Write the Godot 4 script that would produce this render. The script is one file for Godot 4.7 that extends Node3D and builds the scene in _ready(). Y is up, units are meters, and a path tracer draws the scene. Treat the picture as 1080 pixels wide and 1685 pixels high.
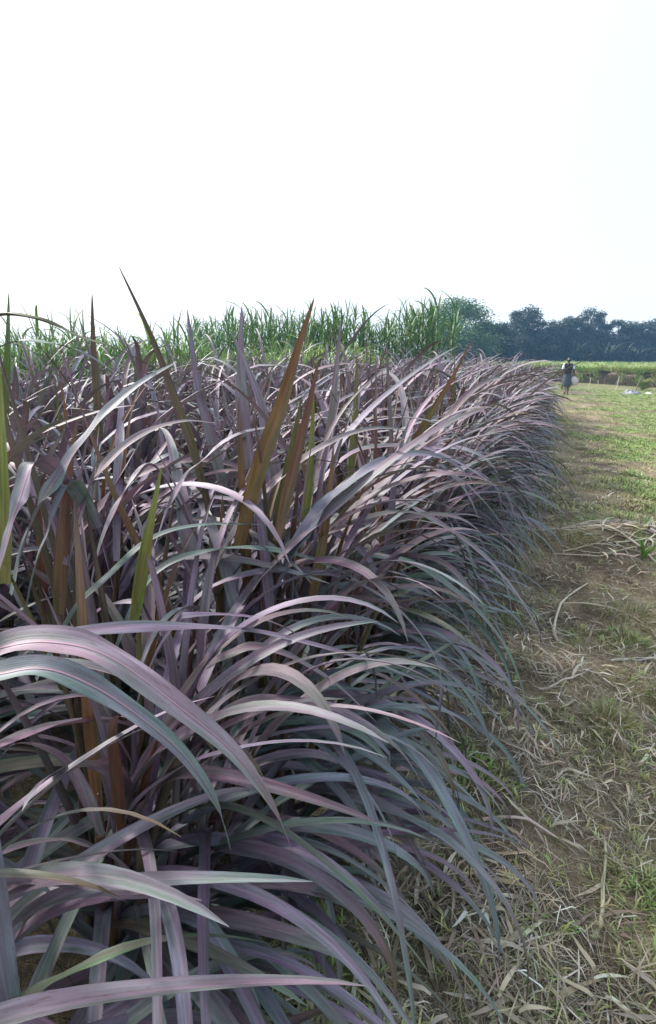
extends Node3D
# A field edge: purple napier grass along a trampled straw path, green fodder grass behind it, trees beyond.

var M := {}
var names := {}
var wobble := FastNoiseLite.new()
var patch := FastNoiseLite.new()

const EDGE := Vector2(0.05, -1.5)          # a point on the planted edge (x, z)
const ALONG := Vector2(0.395, -0.919)      # direction in which the rows run
const INTO := Vector2(-0.919, -0.395)      # from the path into the field
const EYE := Vector3(0, 1.6, 0)

const TINT := {
	"lavender": Color(0.30, 0.25, 0.345), "pink": Color(0.33, 0.26, 0.32), "pinkgrey": Color(0.30, 0.245, 0.30),
	"violet": Color(0.24, 0.20, 0.29), "bluegrey": Color(0.235, 0.265, 0.31), "teal": Color(0.18, 0.24, 0.23),
	"plumgreen": Color(0.19, 0.215, 0.165), "mauve": Color(0.215, 0.155, 0.19), "olivedark": Color(0.09, 0.105, 0.03),
	"brown": Color(0.13, 0.085, 0.06), "orange": Color(0.225, 0.12, 0.052), "redbrown": Color(0.19, 0.085, 0.055),
	"olive": Color(0.18, 0.18, 0.06), "yellow": Color(0.25, 0.275, 0.065), "green": Color(0.12, 0.22, 0.055)}

# clump, kind, tint, width, roll in degrees, fold, spine from base to tip in metres
const NEAR_LEAVES := [
	["C3", "leaf", "pink", 0.043, 62, 0.22, [Vector3(-0.553, 1.124, -0.548), Vector3(-0.461, 1.237, -0.539), Vector3(-0.368, 1.281, -0.532), Vector3(-0.304, 1.283, -0.532), Vector3(-0.248, 1.265, -0.527), Vector3(-0.177, 1.215, -0.512), Vector3(-0.111, 1.153, -0.504), Vector3(-0.068, 1.066, -0.510), Vector3(-0.048, 0.979, -0.526)]],
	["C3", "leaf", "bluegrey", 0.038, 58, 0.25, [Vector3(-0.603, 1.071, -0.574), Vector3(-0.498, 1.185, -0.576), Vector3(-0.413, 1.215, -0.575), Vector3(-0.358, 1.220, -0.576), Vector3(-0.296, 1.197, -0.569), Vector3(-0.241, 1.161, -0.559), Vector3(-0.190, 1.109, -0.554), Vector3(-0.151, 1.032, -0.552), Vector3(-0.138, 0.933, -0.564)]],
	["C2", "leaf", "lavender", 0.026, 25, 0.20, [Vector3(-0.566, 1.095, -0.685), Vector3(-0.519, 1.166, -0.706), Vector3(-0.406, 1.182, -0.732), Vector3(-0.284, 1.174, -0.771), Vector3(-0.152, 1.138, -0.823), Vector3(-0.023, 1.080, -0.868), Vector3(0.096, 1.024, -0.893), Vector3(0.200, 0.961, -0.917)]],
	["C2", "leaf", "teal", 0.026, 35, 0.25, [Vector3(-0.566, 1.003, -0.867), Vector3(-0.507, 1.105, -0.897), Vector3(-0.442, 1.187, -0.921), Vector3(-0.352, 1.257, -0.973), Vector3(-0.267, 1.268, -1.028), Vector3(-0.149, 1.248, -1.095)]],
	["C2", "leaf", "bluegrey", 0.042, 55, 0.25, [Vector3(-0.601, 1.170, -0.895), Vector3(-0.555, 1.299, -0.912), Vector3(-0.493, 1.398, -0.931), Vector3(-0.425, 1.494, -0.970), Vector3(-0.371, 1.552, -1.028), Vector3(-0.310, 1.595, -1.093)]],
	["C2", "leaf", "lavender", 0.044, 60, 0.25, [Vector3(-0.487, 1.291, -1.014), Vector3(-0.527, 1.420, -0.937), Vector3(-0.541, 1.358, -0.867), Vector3(-0.555, 1.274, -0.821), Vector3(-0.576, 1.184, -0.795)]],
	["C2", "leaf", "bluegrey", 0.040, 60, 0.25, [Vector3(-0.475, 1.267, -1.007), Vector3(-0.475, 1.375, -0.934), Vector3(-0.494, 1.329, -0.890), Vector3(-0.521, 1.249, -0.856), Vector3(-0.548, 1.150, -0.837)]],
	["C2", "leaf", "pinkgrey", 0.030, 45, 0.25, [Vector3(-0.507, 1.218, -0.930), Vector3(-0.478, 1.331, -0.963), Vector3(-0.436, 1.399, -0.983), Vector3(-0.384, 1.452, -1.051), Vector3(-0.311, 1.474, -1.110), Vector3(-0.251, 1.464, -1.159)]],
	["C1", "leaf", "lavender", 0.028, 45, 0.25, [Vector3(-0.386, 1.200, -1.081), Vector3(-0.330, 1.324, -1.086), Vector3(-0.266, 1.395, -1.086), Vector3(-0.188, 1.449, -1.102), Vector3(-0.073, 1.465, -1.128)]],
	["C2", "leaf", "violet", 0.040, 50, 0.30, [Vector3(-0.310, 1.165, -1.175), Vector3(-0.387, 1.356, -1.158), Vector3(-0.423, 1.352, -1.126), Vector3(-0.456, 1.299, -1.079), Vector3(-0.486, 1.217, -1.034), Vector3(-0.512, 1.105, -1.001)]],
	["C1", "leaf", "teal", 0.024, 35, 0.25, [Vector3(-0.433, 1.033, -0.927), Vector3(-0.365, 1.169, -0.968), Vector3(-0.267, 1.212, -1.012), Vector3(-0.158, 1.208, -1.052), Vector3(-0.054, 1.179, -1.075), Vector3(0.042, 1.121, -1.110), Vector3(0.147, 1.038, -1.137)]],
	["C1", "leaf", "lavender", 0.026, 30, 0.25, [Vector3(-0.393, 0.992, -1.020), Vector3(-0.264, 1.111, -1.055), Vector3(-0.139, 1.133, -1.093), Vector3(0.000, 1.123, -1.110), Vector3(0.117, 1.059, -1.133), Vector3(0.219, 0.959, -1.146), Vector3(0.288, 0.820, -1.146), Vector3(0.281, 0.619, -1.129)]],
	["C4", "leaf", "teal", 0.032, 40, 0.25, [Vector3(-0.085, 0.932, -1.315), Vector3(0.033, 1.077, -1.326), Vector3(0.167, 1.080, -1.327), Vector3(0.285, 1.032, -1.313), Vector3(0.402, 0.945, -1.287), Vector3(0.492, 0.835, -1.276), Vector3(0.554, 0.692, -1.255), Vector3(0.594, 0.518, -1.245)]],
	["C4", "leaf", "pink", 0.028, 40, 0.25, [Vector3(-0.038, 1.043, -1.504), Vector3(0.110, 1.177, -1.502), Vector3(0.209, 1.193, -1.486), Vector3(0.307, 1.149, -1.462), Vector3(0.433, 1.064, -1.437), Vector3(0.548, 0.951, -1.414), Vector3(0.648, 0.789, -1.387), Vector3(0.740, 0.564, -1.363)]],
	["C1", "leaf", "pink", 0.026, 35, 0.25, [Vector3(-0.283, 0.913, -0.840), Vector3(-0.248, 1.015, -0.870), Vector3(-0.183, 1.058, -0.883), Vector3(-0.118, 1.062, -0.884), Vector3(-0.048, 1.024, -0.893), Vector3(0.025, 0.959, -0.906), Vector3(0.104, 0.857, -0.928)]],
	["C1", "leaf", "pinkgrey", 0.030, 35, 0.25, [Vector3(-0.271, 0.845, -0.820), Vector3(-0.212, 0.932, -0.846), Vector3(-0.130, 0.964, -0.855), Vector3(-0.041, 0.963, -0.855), Vector3(0.042, 0.927, -0.865), Vector3(0.142, 0.840, -0.871), Vector3(0.208, 0.720, -0.887)]],
	["C2", "leaf", "olivedark", 0.026, 25, 0.20, [Vector3(-0.739, 1.635, -1.001), Vector3(-0.627, 1.674, -1.012), Vector3(-0.549, 1.674, -1.012), Vector3(-0.469, 1.644, -1.024), Vector3(-0.401, 1.616, -1.047), Vector3(-0.347, 1.579, -1.089), Vector3(-0.291, 1.521, -1.144)]],
	["C2", "leaf", "teal", 0.022, 20, 0.20, [Vector3(-0.752, 1.603, -1.148), Vector3(-0.649, 1.640, -1.159), Vector3(-0.555, 1.622, -1.174), Vector3(-0.475, 1.571, -1.190), Vector3(-0.410, 1.481, -1.216)]],
	["C4", "leaf", "lavender", 0.030, 38, 0.25, [Vector3(-0.124, 1.129, -1.425), Vector3(0.035, 1.316, -1.480), Vector3(0.177, 1.358, -1.493), Vector3(0.323, 1.338, -1.507), Vector3(0.475, 1.254, -1.514), Vector3(0.604, 1.134, -1.531), Vector3(0.715, 0.966, -1.544)]],
	["C4", "leaf", "pinkgrey", 0.028, 38, 0.25, [Vector3(-0.110, 1.096, -1.467), Vector3(0.064, 1.254, -1.514), Vector3(0.221, 1.296, -1.537), Vector3(0.373, 1.265, -1.548), Vector3(0.491, 1.170, -1.541), Vector3(0.600, 1.029, -1.542)]],
	["C1", "spear", "brown", 0.028, 0, 0.45, [Vector3(-0.299, 1.236, -1.248), Vector3(-0.332, 1.388, -1.262), Vector3(-0.369, 1.504, -1.275), Vector3(-0.402, 1.601, -1.293), Vector3(-0.436, 1.693, -1.299), Vector3(-0.488, 1.811, -1.313)]],
	["C1", "spear", "orange", 0.044, 0, 0.45, [Vector3(-0.202, 1.196, -1.090), Vector3(-0.149, 1.377, -1.081), Vector3(-0.099, 1.511, -1.100), Vector3(-0.065, 1.615, -1.110), Vector3(-0.028, 1.722, -1.131)]],
	["C1", "spear", "redbrown", 0.033, 0, 0.45, [Vector3(-0.116, 1.210, -1.094), Vector3(-0.081, 1.356, -1.127), Vector3(-0.047, 1.487, -1.155), Vector3(-0.020, 1.603, -1.179)]],
	["C1", "spear", "lavender", 0.048, 0, 0.45, [Vector3(-0.230, 1.231, -1.455), Vector3(-0.236, 1.424, -1.460), Vector3(-0.241, 1.588, -1.477), Vector3(-0.234, 1.742, -1.501)]],
	["C1", "spear", "violet", 0.042, 0, 0.45, [Vector3(-0.301, 1.231, -1.455), Vector3(-0.340, 1.384, -1.500), Vector3(-0.375, 1.537, -1.524), Vector3(-0.399, 1.739, -1.563)]],
	["C4", "spear", "pinkgrey", 0.038, 0, 0.45, [Vector3(-0.038, 1.224, -1.557), Vector3(0.004, 1.390, -1.585), Vector3(0.022, 1.552, -1.602), Vector3(0.038, 1.711, -1.617)]],
	["C4", "spear", "orange", 0.032, 0, 0.45, [Vector3(0.276, 1.230, -1.924), Vector3(0.376, 1.412, -1.925), Vector3(0.448, 1.531, -1.940), Vector3(0.520, 1.672, -1.961)]],
	["C2", "spear", "yellow", 0.038, 0, 0.45, [Vector3(-0.590, 1.209, -0.865), Vector3(-0.579, 1.332, -0.880), Vector3(-0.569, 1.450, -0.894), Vector3(-0.573, 1.592, -0.936)]],
	["C2", "spear", "green", 0.042, 0, 0.45, [Vector3(-1.438, 1.320, -2.315), Vector3(-1.401, 1.530, -2.325), Vector3(-1.365, 1.681, -2.317), Vector3(-1.362, 1.880, -2.376)]],
	["C2", "spear", "brown", 0.032, 0, 0.45, [Vector3(-0.774, 1.348, -1.750), Vector3(-0.762, 1.509, -1.745), Vector3(-0.765, 1.662, -1.770), Vector3(-0.760, 1.807, -1.792)]],
	["C1", "spear", "orange", 0.032, 0, 0.45, [Vector3(-0.040, 1.051, -1.110), Vector3(-0.021, 1.155, -1.120), Vector3(0.000, 1.280, -1.146), Vector3(0.013, 1.419, -1.177)]],
	["C2", "spear", "redbrown", 0.034, 0, 0.45, [Vector3(-0.532, 1.118, -0.921), Vector3(-0.514, 1.252, -0.940), Vector3(-0.505, 1.365, -0.973), Vector3(-0.486, 1.490, -1.010)]],
	["C2", "spear", "yellow", 0.032, 0, 0.45, [Vector3(-0.394, 1.092, -0.945), Vector3(-0.366, 1.211, -0.949), Vector3(-0.344, 1.297, -0.953), Vector3(-0.323, 1.401, -0.984)]],
	["C1", "spear", "olive", 0.036, 0, 0.45, [Vector3(-0.132, 1.134, -1.135), Vector3(-0.110, 1.278, -1.156), Vector3(-0.083, 1.403, -1.172), Vector3(-0.059, 1.524, -1.187)]],
	["C1", "spear", "yellow", 0.027, 0, 0.45, [Vector3(-0.059, 1.208, -1.187), Vector3(-0.047, 1.323, -1.211), Vector3(-0.039, 1.424, -1.220), Vector3(-0.033, 1.529, -1.230)]],
	["C1", "spear", "lavender", 0.042, 0, 0.45, [Vector3(-0.116, 1.208, -1.344), Vector3(-0.163, 1.401, -1.380), Vector3(-0.184, 1.511, -1.392), Vector3(-0.253, 1.672, -1.418)]],
	["C4", "spear", "olive", 0.032, 0, 0.45, [Vector3(0.067, 1.238, -1.582), Vector3(0.079, 1.369, -1.600), Vector3(0.084, 1.479, -1.612), Vector3(0.088, 1.622, -1.633)]],
]

class Geo:
	var v := PackedVector3Array()
	var n := PackedVector3Array()
	var uv := PackedVector2Array()
	var c := PackedColorArray()
	var i := PackedInt32Array()
	func mesh(mat: Material) -> ArrayMesh:
		for t in range(0, i.size(), 3):                # front faces run clockwise
			if (v[i[t + 1]] - v[i[t]]).cross(v[i[t + 2]] - v[i[t]]).dot(n[i[t]]) > 0:
				var k := i[t + 1]
				i[t + 1] = i[t + 2]
				i[t + 2] = k
		var a := []
		a.resize(Mesh.ARRAY_MAX)
		a[Mesh.ARRAY_VERTEX] = v
		a[Mesh.ARRAY_NORMAL] = n
		a[Mesh.ARRAY_TEX_UV] = uv
		a[Mesh.ARRAY_COLOR] = c
		a[Mesh.ARRAY_INDEX] = i
		var m := ArrayMesh.new()
		m.add_surface_from_arrays(Mesh.PRIMITIVE_TRIANGLES, a)
		m.surface_set_material(0, mat)
		return m


# ---------------------------------------------------------------- scene nodes
func numbered(called: String) -> String:
	var k: int = names.get(called, 0)
	names[called] = k + 1
	return called if k == 0 else "%s_%03d" % [called, k]

func tag(o: Node, label := "", category := "", group := "", kind := "") -> void:
	if label: o.set_meta("label", label)
	if category: o.set_meta("category", category)
	if group: o.set_meta("group", group)
	if kind: o.set_meta("kind", kind)

func thing(called: String, at: Vector3, label: String, category: String, group := "", turn := 0.0) -> Node3D:
	var o := Node3D.new()
	o.name = numbered(called)
	add_child(o)
	o.position = at
	o.rotation.y = turn
	tag(o, label, category, group)
	return o

func part(parent: Node, called: String, mesh: Mesh, at := Vector3.ZERO, kind := "") -> MeshInstance3D:
	var o := MeshInstance3D.new()
	o.name = numbered(called) if parent == self else called
	o.mesh = mesh
	o.position = at
	parent.add_child(o, true)
	if kind: o.set_meta("kind", kind)
	return o

func dup(src: Node3D, at: Vector3, turn: float, size: Vector3, label: String, group: String) -> Node3D:
	var r: Node3D = src.duplicate()
	r.name = numbered(String(src.name).rstrip("0123456789").trim_suffix("_"))
	add_child(r)
	r.transform = Transform3D(Basis(Vector3.UP, turn).scaled_local(size), at)
	tag(r, label, "", group)
	return r

func mat(color: Color, rough := 0.8, vertex := true) -> StandardMaterial3D:
	var m := StandardMaterial3D.new()
	m.albedo_color = color.linear_to_srgb()
	m.roughness = rough
	m.vertex_color_use_as_albedo = vertex
	m.cull_mode = BaseMaterial3D.CULL_DISABLED
	return m

func rngof(s: int) -> RandomNumberGenerator:
	var r := RandomNumberGenerator.new()
	r.seed = s
	return r

func vary(c: Color, r: RandomNumberGenerator, k := 0.14) -> Color:
	var b := 1.0 + r.randf_range(-k, k)
	return Color(c.r * b * (1 + r.randf_range(-k, k) * 0.5), c.g * b * (1 + r.randf_range(-k, k) * 0.5), c.b * b * (1 + r.randf_range(-k, k) * 0.5))


# ---------------------------------------------------------------- the lie of the land
func across(x: float, z: float) -> float:      # metres to the right of the planted edge
	return -(Vector2(x, z) - EDGE).dot(INTO)

func ground_y(x: float, z: float) -> float:
	var d := sqrt(x * x + z * z)
	var near := clampf(1.0 - d / 60.0, 0.0, 1.0)
	var heap := exp(-pow((x - 2.55) / 0.7, 2.0) - pow((z + 4.15) / 0.42, 2.0)) * 0.24   # raked-up litter
	return heap + wobble.get_noise_2d(x * 22.0, z * 22.0) * 0.05 * near + wobble.get_noise_2d(x * 90.0, z * 90.0) * 0.035 * clampf(1.2 - d / 14.0, 0.0, 1.0) + wobble.get_noise_2d(x * 3.0, z * 3.0) * 0.05 * near

func greenness(x: float, z: float) -> float:   # where living grass covers the trampled straw
	var t := across(x, z)
	var far := clampf((-z - 19.0) / 6.0, 0.0, 1.0)
	var g := smoothstep(1.4, 2.5, t + patch.get_noise_2d(x * 7.0, z * 7.0) * 1.8)
	g = maxf(g * 0.9, smoothstep(0.28, 0.5, patch.get_noise_2d(x * 16.0 + 40.0, z * 16.0)))
	g = maxf(g, far * smoothstep(-0.25, 0.15, patch.get_noise_2d(x * 4.0, z * 4.0)))
	return clampf(g - smoothstep(0.1, 0.45, patch.get_noise_2d(x * 11.0 - 70.0, z * 11.0)) * 0.7, 0.0, 1.0)


# ---------------------------------------------------------------- ribbons (leaves) and tubes (stems)
func ribbon(g: Geo, sp: PackedVector3Array, sd: PackedVector3Array, w: PackedFloat32Array, fold: float, ripple: float, nu: int, col: Color, tip: Color, r: RandomNumberGenerator, turn_at := 0.55) -> void:
	var n := sp.size()
	var start := g.v.size()
	var v0 := r.randf()
	var ph0 := r.randf() * TAU
	var ph1 := r.randf() * TAU
	var fr := r.randf_range(0.45, 0.8) * 24.0 / n
	var grid := PackedVector3Array()
	var length := 0.0
	for k in n:
		if k > 0: length += sp[k].distance_to(sp[k - 1])
		var t := (sp[mini(k + 1, n - 1)] - sp[maxi(k - 1, 0)]).normalized()
		var up := sd[k].cross(t).normalized()
		var f := float(k) / (n - 1)
		for j in nu + 1:
			var u := 2.0 * j / nu - 1.0
			var ph := ph0 if u < 0 else ph1
			var rip := ripple * w[k] * u * u * (sin(ph + k * fr) + 0.6 * sin(ph * 2.3 + k * fr * 2.1)) * sin(PI * minf(f * 1.4, 1.0))
			grid.append(sp[k] + sd[k] * (u * w[k] * cos(fold)) + up * (absf(u) * w[k] * sin(fold) + rip))
			g.uv.append(Vector2(u * 0.5 + 0.5, v0 + length))
			g.c.append(col.lerp(tip, smoothstep(turn_at, minf(turn_at + 0.5, 1.0), f)))
	for k in n:
		for j in nu + 1:
			var a: Vector3 = grid[k * (nu + 1) + mini(j + 1, nu)] - grid[k * (nu + 1) + maxi(j - 1, 0)]
			var b: Vector3 = grid[mini(k + 1, n - 1) * (nu + 1) + j] - grid[maxi(k - 1, 0) * (nu + 1) + j]
			var nn := a.cross(b)
			g.n.append(nn.normalized() if nn.length_squared() > 1e-14 else sd[k].cross(b).normalized())
	g.v.append_array(grid)
	for k in n - 1:
		for j in nu:
			var q := start + k * (nu + 1) + j
			g.i.append_array(PackedInt32Array([q, q + 1, q + nu + 1, q + 1, q + nu + 2, q + nu + 1]))

func blade_width(f: float, w: float) -> float:
	return w * 0.5 * (0.5 + 0.5 * smoothstep(0.0, 0.3, f)) * pow(maxf(1.0 - f, 0.0), 0.62) * 1.18 + 0.0004

# spec: p, az, el, len, w, droop, pw, curl, twist, fold, ripple, col, tip, kink
func spine(s: Dictionary, n: int) -> PackedVector3Array:
	var p: Vector3 = s.p
	var out := PackedVector3Array([p])
	for k in range(1, n):
		var f := (k - 0.5) / (n - 1)
		var e: float = s.el - s.droop * pow(f, s.pw)
		if f > s.kink: e -= 0.9
		e = maxf(e + 0.08 * f * sin(f * 9.0 + s.az * 31.0), -1.5)
		var a: float = s.az + s.curl * f * f + 0.10 * f * sin(f * 6.0 + s.az * 17.0)
		p += Vector3(cos(a) * cos(e), sin(e), sin(a) * cos(e)) * (s.len / (n - 1))
		p.y = maxf(p.y, 0.015 + 0.01 * s.twist * s.twist)
		out.append(p)
	return out

func blade(g: Geo, s: Dictionary, n: int, nu: int, r: RandomNumberGenerator) -> void:
	var sp := spine(s, n)
	var sd := PackedVector3Array()
	var w := PackedFloat32Array()
	for k in n:
		var f := float(k) / (n - 1)
		var a: float = s.az + s.curl * f * f
		var t := (sp[mini(k + 1, n - 1)] - sp[maxi(k - 1, 0)]).normalized()
		var side := Vector3(-sin(a), 0, cos(a)).rotated(t, s.twist * f)
		sd.append((side - t * side.dot(t)).normalized())
		w.append(blade_width(f, s.w))
	ribbon(g, sp, sd, w, s.fold, s.ripple, nu, s.col, s.tip, r)

func tube(g: Geo, pts: PackedVector3Array, rad: PackedFloat32Array, sides: int, col: Color, cap := true) -> void:
	var start := g.v.size()
	var n := pts.size()
	var ref := Vector3(0.3, 0.1, 1).normalized()
	for k in n:
		var t := (pts[mini(k + 1, n - 1)] - pts[maxi(k - 1, 0)]).normalized()
		var a := t.cross(ref if absf(t.dot(ref)) < 0.9 else Vector3.RIGHT).normalized()
		var b := t.cross(a)
		for j in sides:
			var d := a * cos(TAU * j / sides) + b * sin(TAU * j / sides)
			g.v.append(pts[k] + d * rad[k])
			g.n.append(d)
			g.uv.append(Vector2(float(j) / sides, k * 0.1))
			g.c.append(col)
	for k in n - 1:
		for j in sides:
			var q := start + k * sides
			var j2 := (j + 1) % sides
			g.i.append_array(PackedInt32Array([q + j, q + j2, q + sides + j, q + j2, q + sides + j2, q + sides + j]))
	if cap:
		for e in [0, n - 1]:
			var q: int = start + e * sides
			for j in range(1, sides - 1):
				g.i.append_array(PackedInt32Array([q, q + j, q + j + 1]))

func cane(g: Geo, a: Vector3, b: Vector3, r0: float, r1: float, sides: int, col: Color, r: RandomNumberGenerator) -> void:
	var pts := PackedVector3Array()
	var rad := PackedFloat32Array()
	var mid := (a + b) * 0.5 + Vector3(a.x - b.x, 0, a.z - b.z) * 0.22
	var n := 9
	for k in n:
		var f := float(k) / (n - 1)
		pts.append(a.lerp(mid, f).lerp(mid.lerp(b, f), f))
		rad.append(lerpf(r0, r1, f) * (1.18 if k % 2 == 1 else 1.0) * (0.25 if k == n - 1 else 0.8 if k == n - 2 else 1.0))
	tube(g, pts, rad, sides, col)


# ---------------------------------------------------------------- purple napier grass
func pick(r: RandomNumberGenerator, from: Array) -> Color:
	return TINT[from[r.randi() % from.size()]]

const UPPER := ["lavender", "lavender", "lavender", "pinkgrey", "pinkgrey", "pink", "violet", "bluegrey", "mauve"]
const LOWER := ["teal", "teal", "plumgreen", "bluegrey", "bluegrey", "violet", "lavender"]
const SPEAR := ["orange", "redbrown", "lavender", "pinkgrey", "olive", "brown", "lavender", "pinkgrey", "violet", "mauve", "pinkgrey"]

# edge: how strongly the leaves hang out over the path (direction out); returns {stems, leaves}
func grow(r: RandomNumberGenerator, tillers: int, tall: float, edge: float, out_az: float) -> Dictionary:
	var stems := []
	var leaves := []
	for k in tillers:
		var a := r.randf() * TAU
		var q := sqrt(r.randf()) * 0.15
		var base := Vector3(cos(a) * q, -0.02, sin(a) * q)
		var h := tall * r.randf_range(0.72, 1.0)
		var la := a + r.randf_range(-0.6, 0.6)
		var lean := r.randf_range(0.03, 0.22)
		if edge > 0 and r.randf() < edge:
			la = out_az + r.randf_range(-1.0, 1.0)
			lean += 0.1
		var top := base + Vector3(cos(la) * lean * h, h, sin(la) * lean * h)
		stems.append([base, top, vary(pick(r, ["redbrown", "brown", "brown", "mauve", "olive"]), r)])
		var az := r.randf() * TAU
		var m := r.randi_range(7, 9)
		for j in m:
			var f := 0.18 + 0.82 * j / (m - 1)
			az += PI + r.randf_range(-0.5, 0.5)
			var laz := az
			if edge > 0 and r.randf() < edge * 0.95:
				laz = out_az + r.randf_range(-0.65, 0.65)
			var mid := (base + top) * 0.5 + Vector3(base.x - top.x, 0, base.z - top.z) * 0.22
			var p := base.lerp(mid, f).lerp(mid.lerp(top, f), f)
			var upper := f > 0.62
			var col := vary(pick(r, UPPER if (upper or r.randf() < 0.25) else LOWER), r, 0.2)
			var tip := col.lerp(TINT["teal"] if r.randf() < 0.6 else TINT["mauve"], 0.5)
			if r.randf() < 0.1: tip = Color(0.18, 0.13, 0.08)
			leaves.append({"p": p, "az": laz, "el": r.randf_range(0.95, 1.45) if upper else r.randf_range(0.45, 1.05), "len": r.randf_range(0.64, 1.04), "w": r.randf_range(0.026, 0.046), "droop": r.randf_range(0.7, 2.3) if upper else r.randf_range(1.4, 2.6), "pw": r.randf_range(1.2, 2.2), "curl": r.randf_range(-0.55, 0.55), "twist": r.randf_range(-0.8, 0.8), "fold": r.randf_range(0.12, 0.42), "ripple": r.randf_range(0.0, 0.35), "col": col, "tip": tip, "kink": r.randf_range(0.35, 0.85) if r.randf() < 0.08 else 2.0})
			var last: Dictionary = leaves[-1]
			if last.el > 1.12:                           # the steep ones are the younger, shorter leaves
				last.len *= 0.82
				last.droop = maxf(last.droop, 1.25)
		for j in r.randi_range(1, 3):
			var col := vary(pick(r, SPEAR), r, 0.2)
			leaves.append({"p": top - (top - base) * 0.14, "az": r.randf() * TAU, "el": r.randf_range(1.22, 1.54), "len": r.randf_range(0.46, 0.74), "w": r.randf_range(0.02, 0.034), "droop": r.randf_range(0.0, 0.9), "pw": 2.4, "curl": 0.0, "twist": r.randf_range(-0.6, 0.6), "fold": r.randf_range(0.3, 0.7), "ripple": 0.05, "col": col, "tip": col.lerp(TINT["mauve"], 0.4), "kink": 2.0, "spear": true})
	if edge > 0:
		for k in int(26 * edge):
			var a := out_az + r.randf_range(-1.1, 1.1)
			var col := vary(pick(r, LOWER), r, 0.2)
			leaves.append({"p": Vector3(cos(a) * 0.12, r.randf_range(0.12, 0.7), sin(a) * 0.12), "az": a, "el": r.randf_range(0.5, 1.2), "len": r.randf_range(0.55, 0.95), "w": r.randf_range(0.014, 0.026), "droop": r.randf_range(1.7, 2.6), "pw": r.randf_range(1.0, 1.5), "curl": r.randf_range(-0.6, 0.6), "twist": r.randf_range(-0.8, 0.8), "fold": r.randf_range(0.15, 0.4), "ripple": 0.15, "col": col, "tip": col.lerp(TINT["plumgreen"], 0.5), "kink": 2.0})
	return {"stems": stems, "leaves": leaves}

# leaf is too near the lens to be one the photographer would have stood behind
func in_face(s: Dictionary, at: Vector3) -> bool:
	if s.has("spear") and s.p.y + s.len * 0.95 > 1.62: return true
	for p in spine(s, 10):
		var w: Vector3 = p + at
		if w.y > 1.7: return true
		if across(w.x, w.z) > 0.5 and w.y > 0.5: return true
		if w.distance_to(EYE) < 0.62: return true
		# keep the air over the path in front of the lens free
		if w.z < 0.1 and w.distance_to(EYE) < 1.05 and w.y > 1.22 and w.x > -0.42: return true
	return false

func near_clump(key: String, at: Vector3, seed_: int, tillers: int, tall: float, edge: float, label: String) -> Node3D:
	var r := rngof(seed_)
	var o := thing("purple_grass_clump", at, label, "grass clump", "purple napier grass clumps in the field")
	var d := grow(r, tillers, tall, edge, 0.12)
	for s in d.stems:
		var g := Geo.new()
		cane(g, s[0], s[1], 0.011, 0.008, 8, s[2], r)
		part(o, "stem", g.mesh(M.stem))
	for s in d.leaves:
		if in_face(s, at): continue
		var g := Geo.new()
		blade(g, s, 22, 4, r)
		part(o, "young_leaf" if s.has("spear") else "leaf", g.mesh(M.leaf))
	for e in NEAR_LEAVES:
		if e[0] != key: continue
		var pts: Array = e[6]
		var n := 40
		var sp := PackedVector3Array()
		for k in n:                                     # Catmull-Rom through the spine
			var f := float(k) / (n - 1) * (pts.size() - 1)
			var i := mini(int(f), pts.size() - 2)
			var a: Vector3 = pts[i]
			var b: Vector3 = pts[i + 1]
			sp.append(a.cubic_interpolate(b, pts[maxi(i - 1, 0)], pts[mini(i + 2, pts.size() - 1)], f - i) - at)
		var g := Geo.new()
		var sd := PackedVector3Array()
		var w := PackedFloat32Array()
		var spear: bool = e[1] == "spear"
		for k in n:
			var f := float(k) / (n - 1)
			var t := (sp[mini(k + 1, n - 1)] - sp[maxi(k - 1, 0)]).normalized()
			var side: Vector3
			if spear:
				side = t.cross(Vector3(0.25, 0.1, 1)).normalized()
			else:
				var flat := Vector3(t.x, 0, t.z).normalized()
				side = flat.cross(Vector3.UP).normalized()
				side = (side - t * side.dot(t)).normalized().rotated(t, deg_to_rad(e[4]) * 0.3)
			sd.append(side)
			w.append(blade_width(f, e[3]) if not spear else e[3] * 0.5 * (0.55 + 0.45 * smoothstep(0.0, 0.35, f)) * pow(1.0 - f, 0.8) * 1.2 + 0.0004)
		var col: Color = TINT[e[2]]
		ribbon(g, sp, sd, w, e[5], 0.05 if spear else 0.3, 6, col.lerp(TINT["olive"], 0.28) if spear else col, col if spear else col.lerp(TINT["teal"], 0.35), r, 0.2 if spear else 0.55)
		var lf := part(o, "young_leaf" if spear else "leaf", g.mesh(M.leaf))
		if e[3] >= 0.03 and not spear:                  # the pale midrib stands proud of the broad blades
			var mg := Geo.new()
			var mw := PackedFloat32Array()
			var ms := PackedVector3Array()
			for k in n:
				var t := (sp[mini(k + 1, n - 1)] - sp[maxi(k - 1, 0)]).normalized()
				ms.append(sp[k] + sd[k].cross(t).normalized() * 0.0012)
				mw.append(0.0004 + 0.0013 * (1.0 - float(k) / (n - 1)))
			ribbon(mg, ms, sd, mw, 0.3, 0.0, 2, col.lerp(Color(0.58, 0.36, 0.46), 0.8), col, r)
			part(lf, "midrib", mg.mesh(M.leaf))
		var sg := Geo.new()
		cane(sg, Vector3(r.randf_range(-0.1, 0.1), -0.02, r.randf_range(-0.1, 0.1)), sp[5], 0.010, 0.006, 8, vary(col.lerp(TINT["brown"], 0.6) if spear else TINT["mauve" if r.randf() < 0.5 else "brown"], r), r)
		part(o, "stem", sg.mesh(M.stem))
	return o

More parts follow.
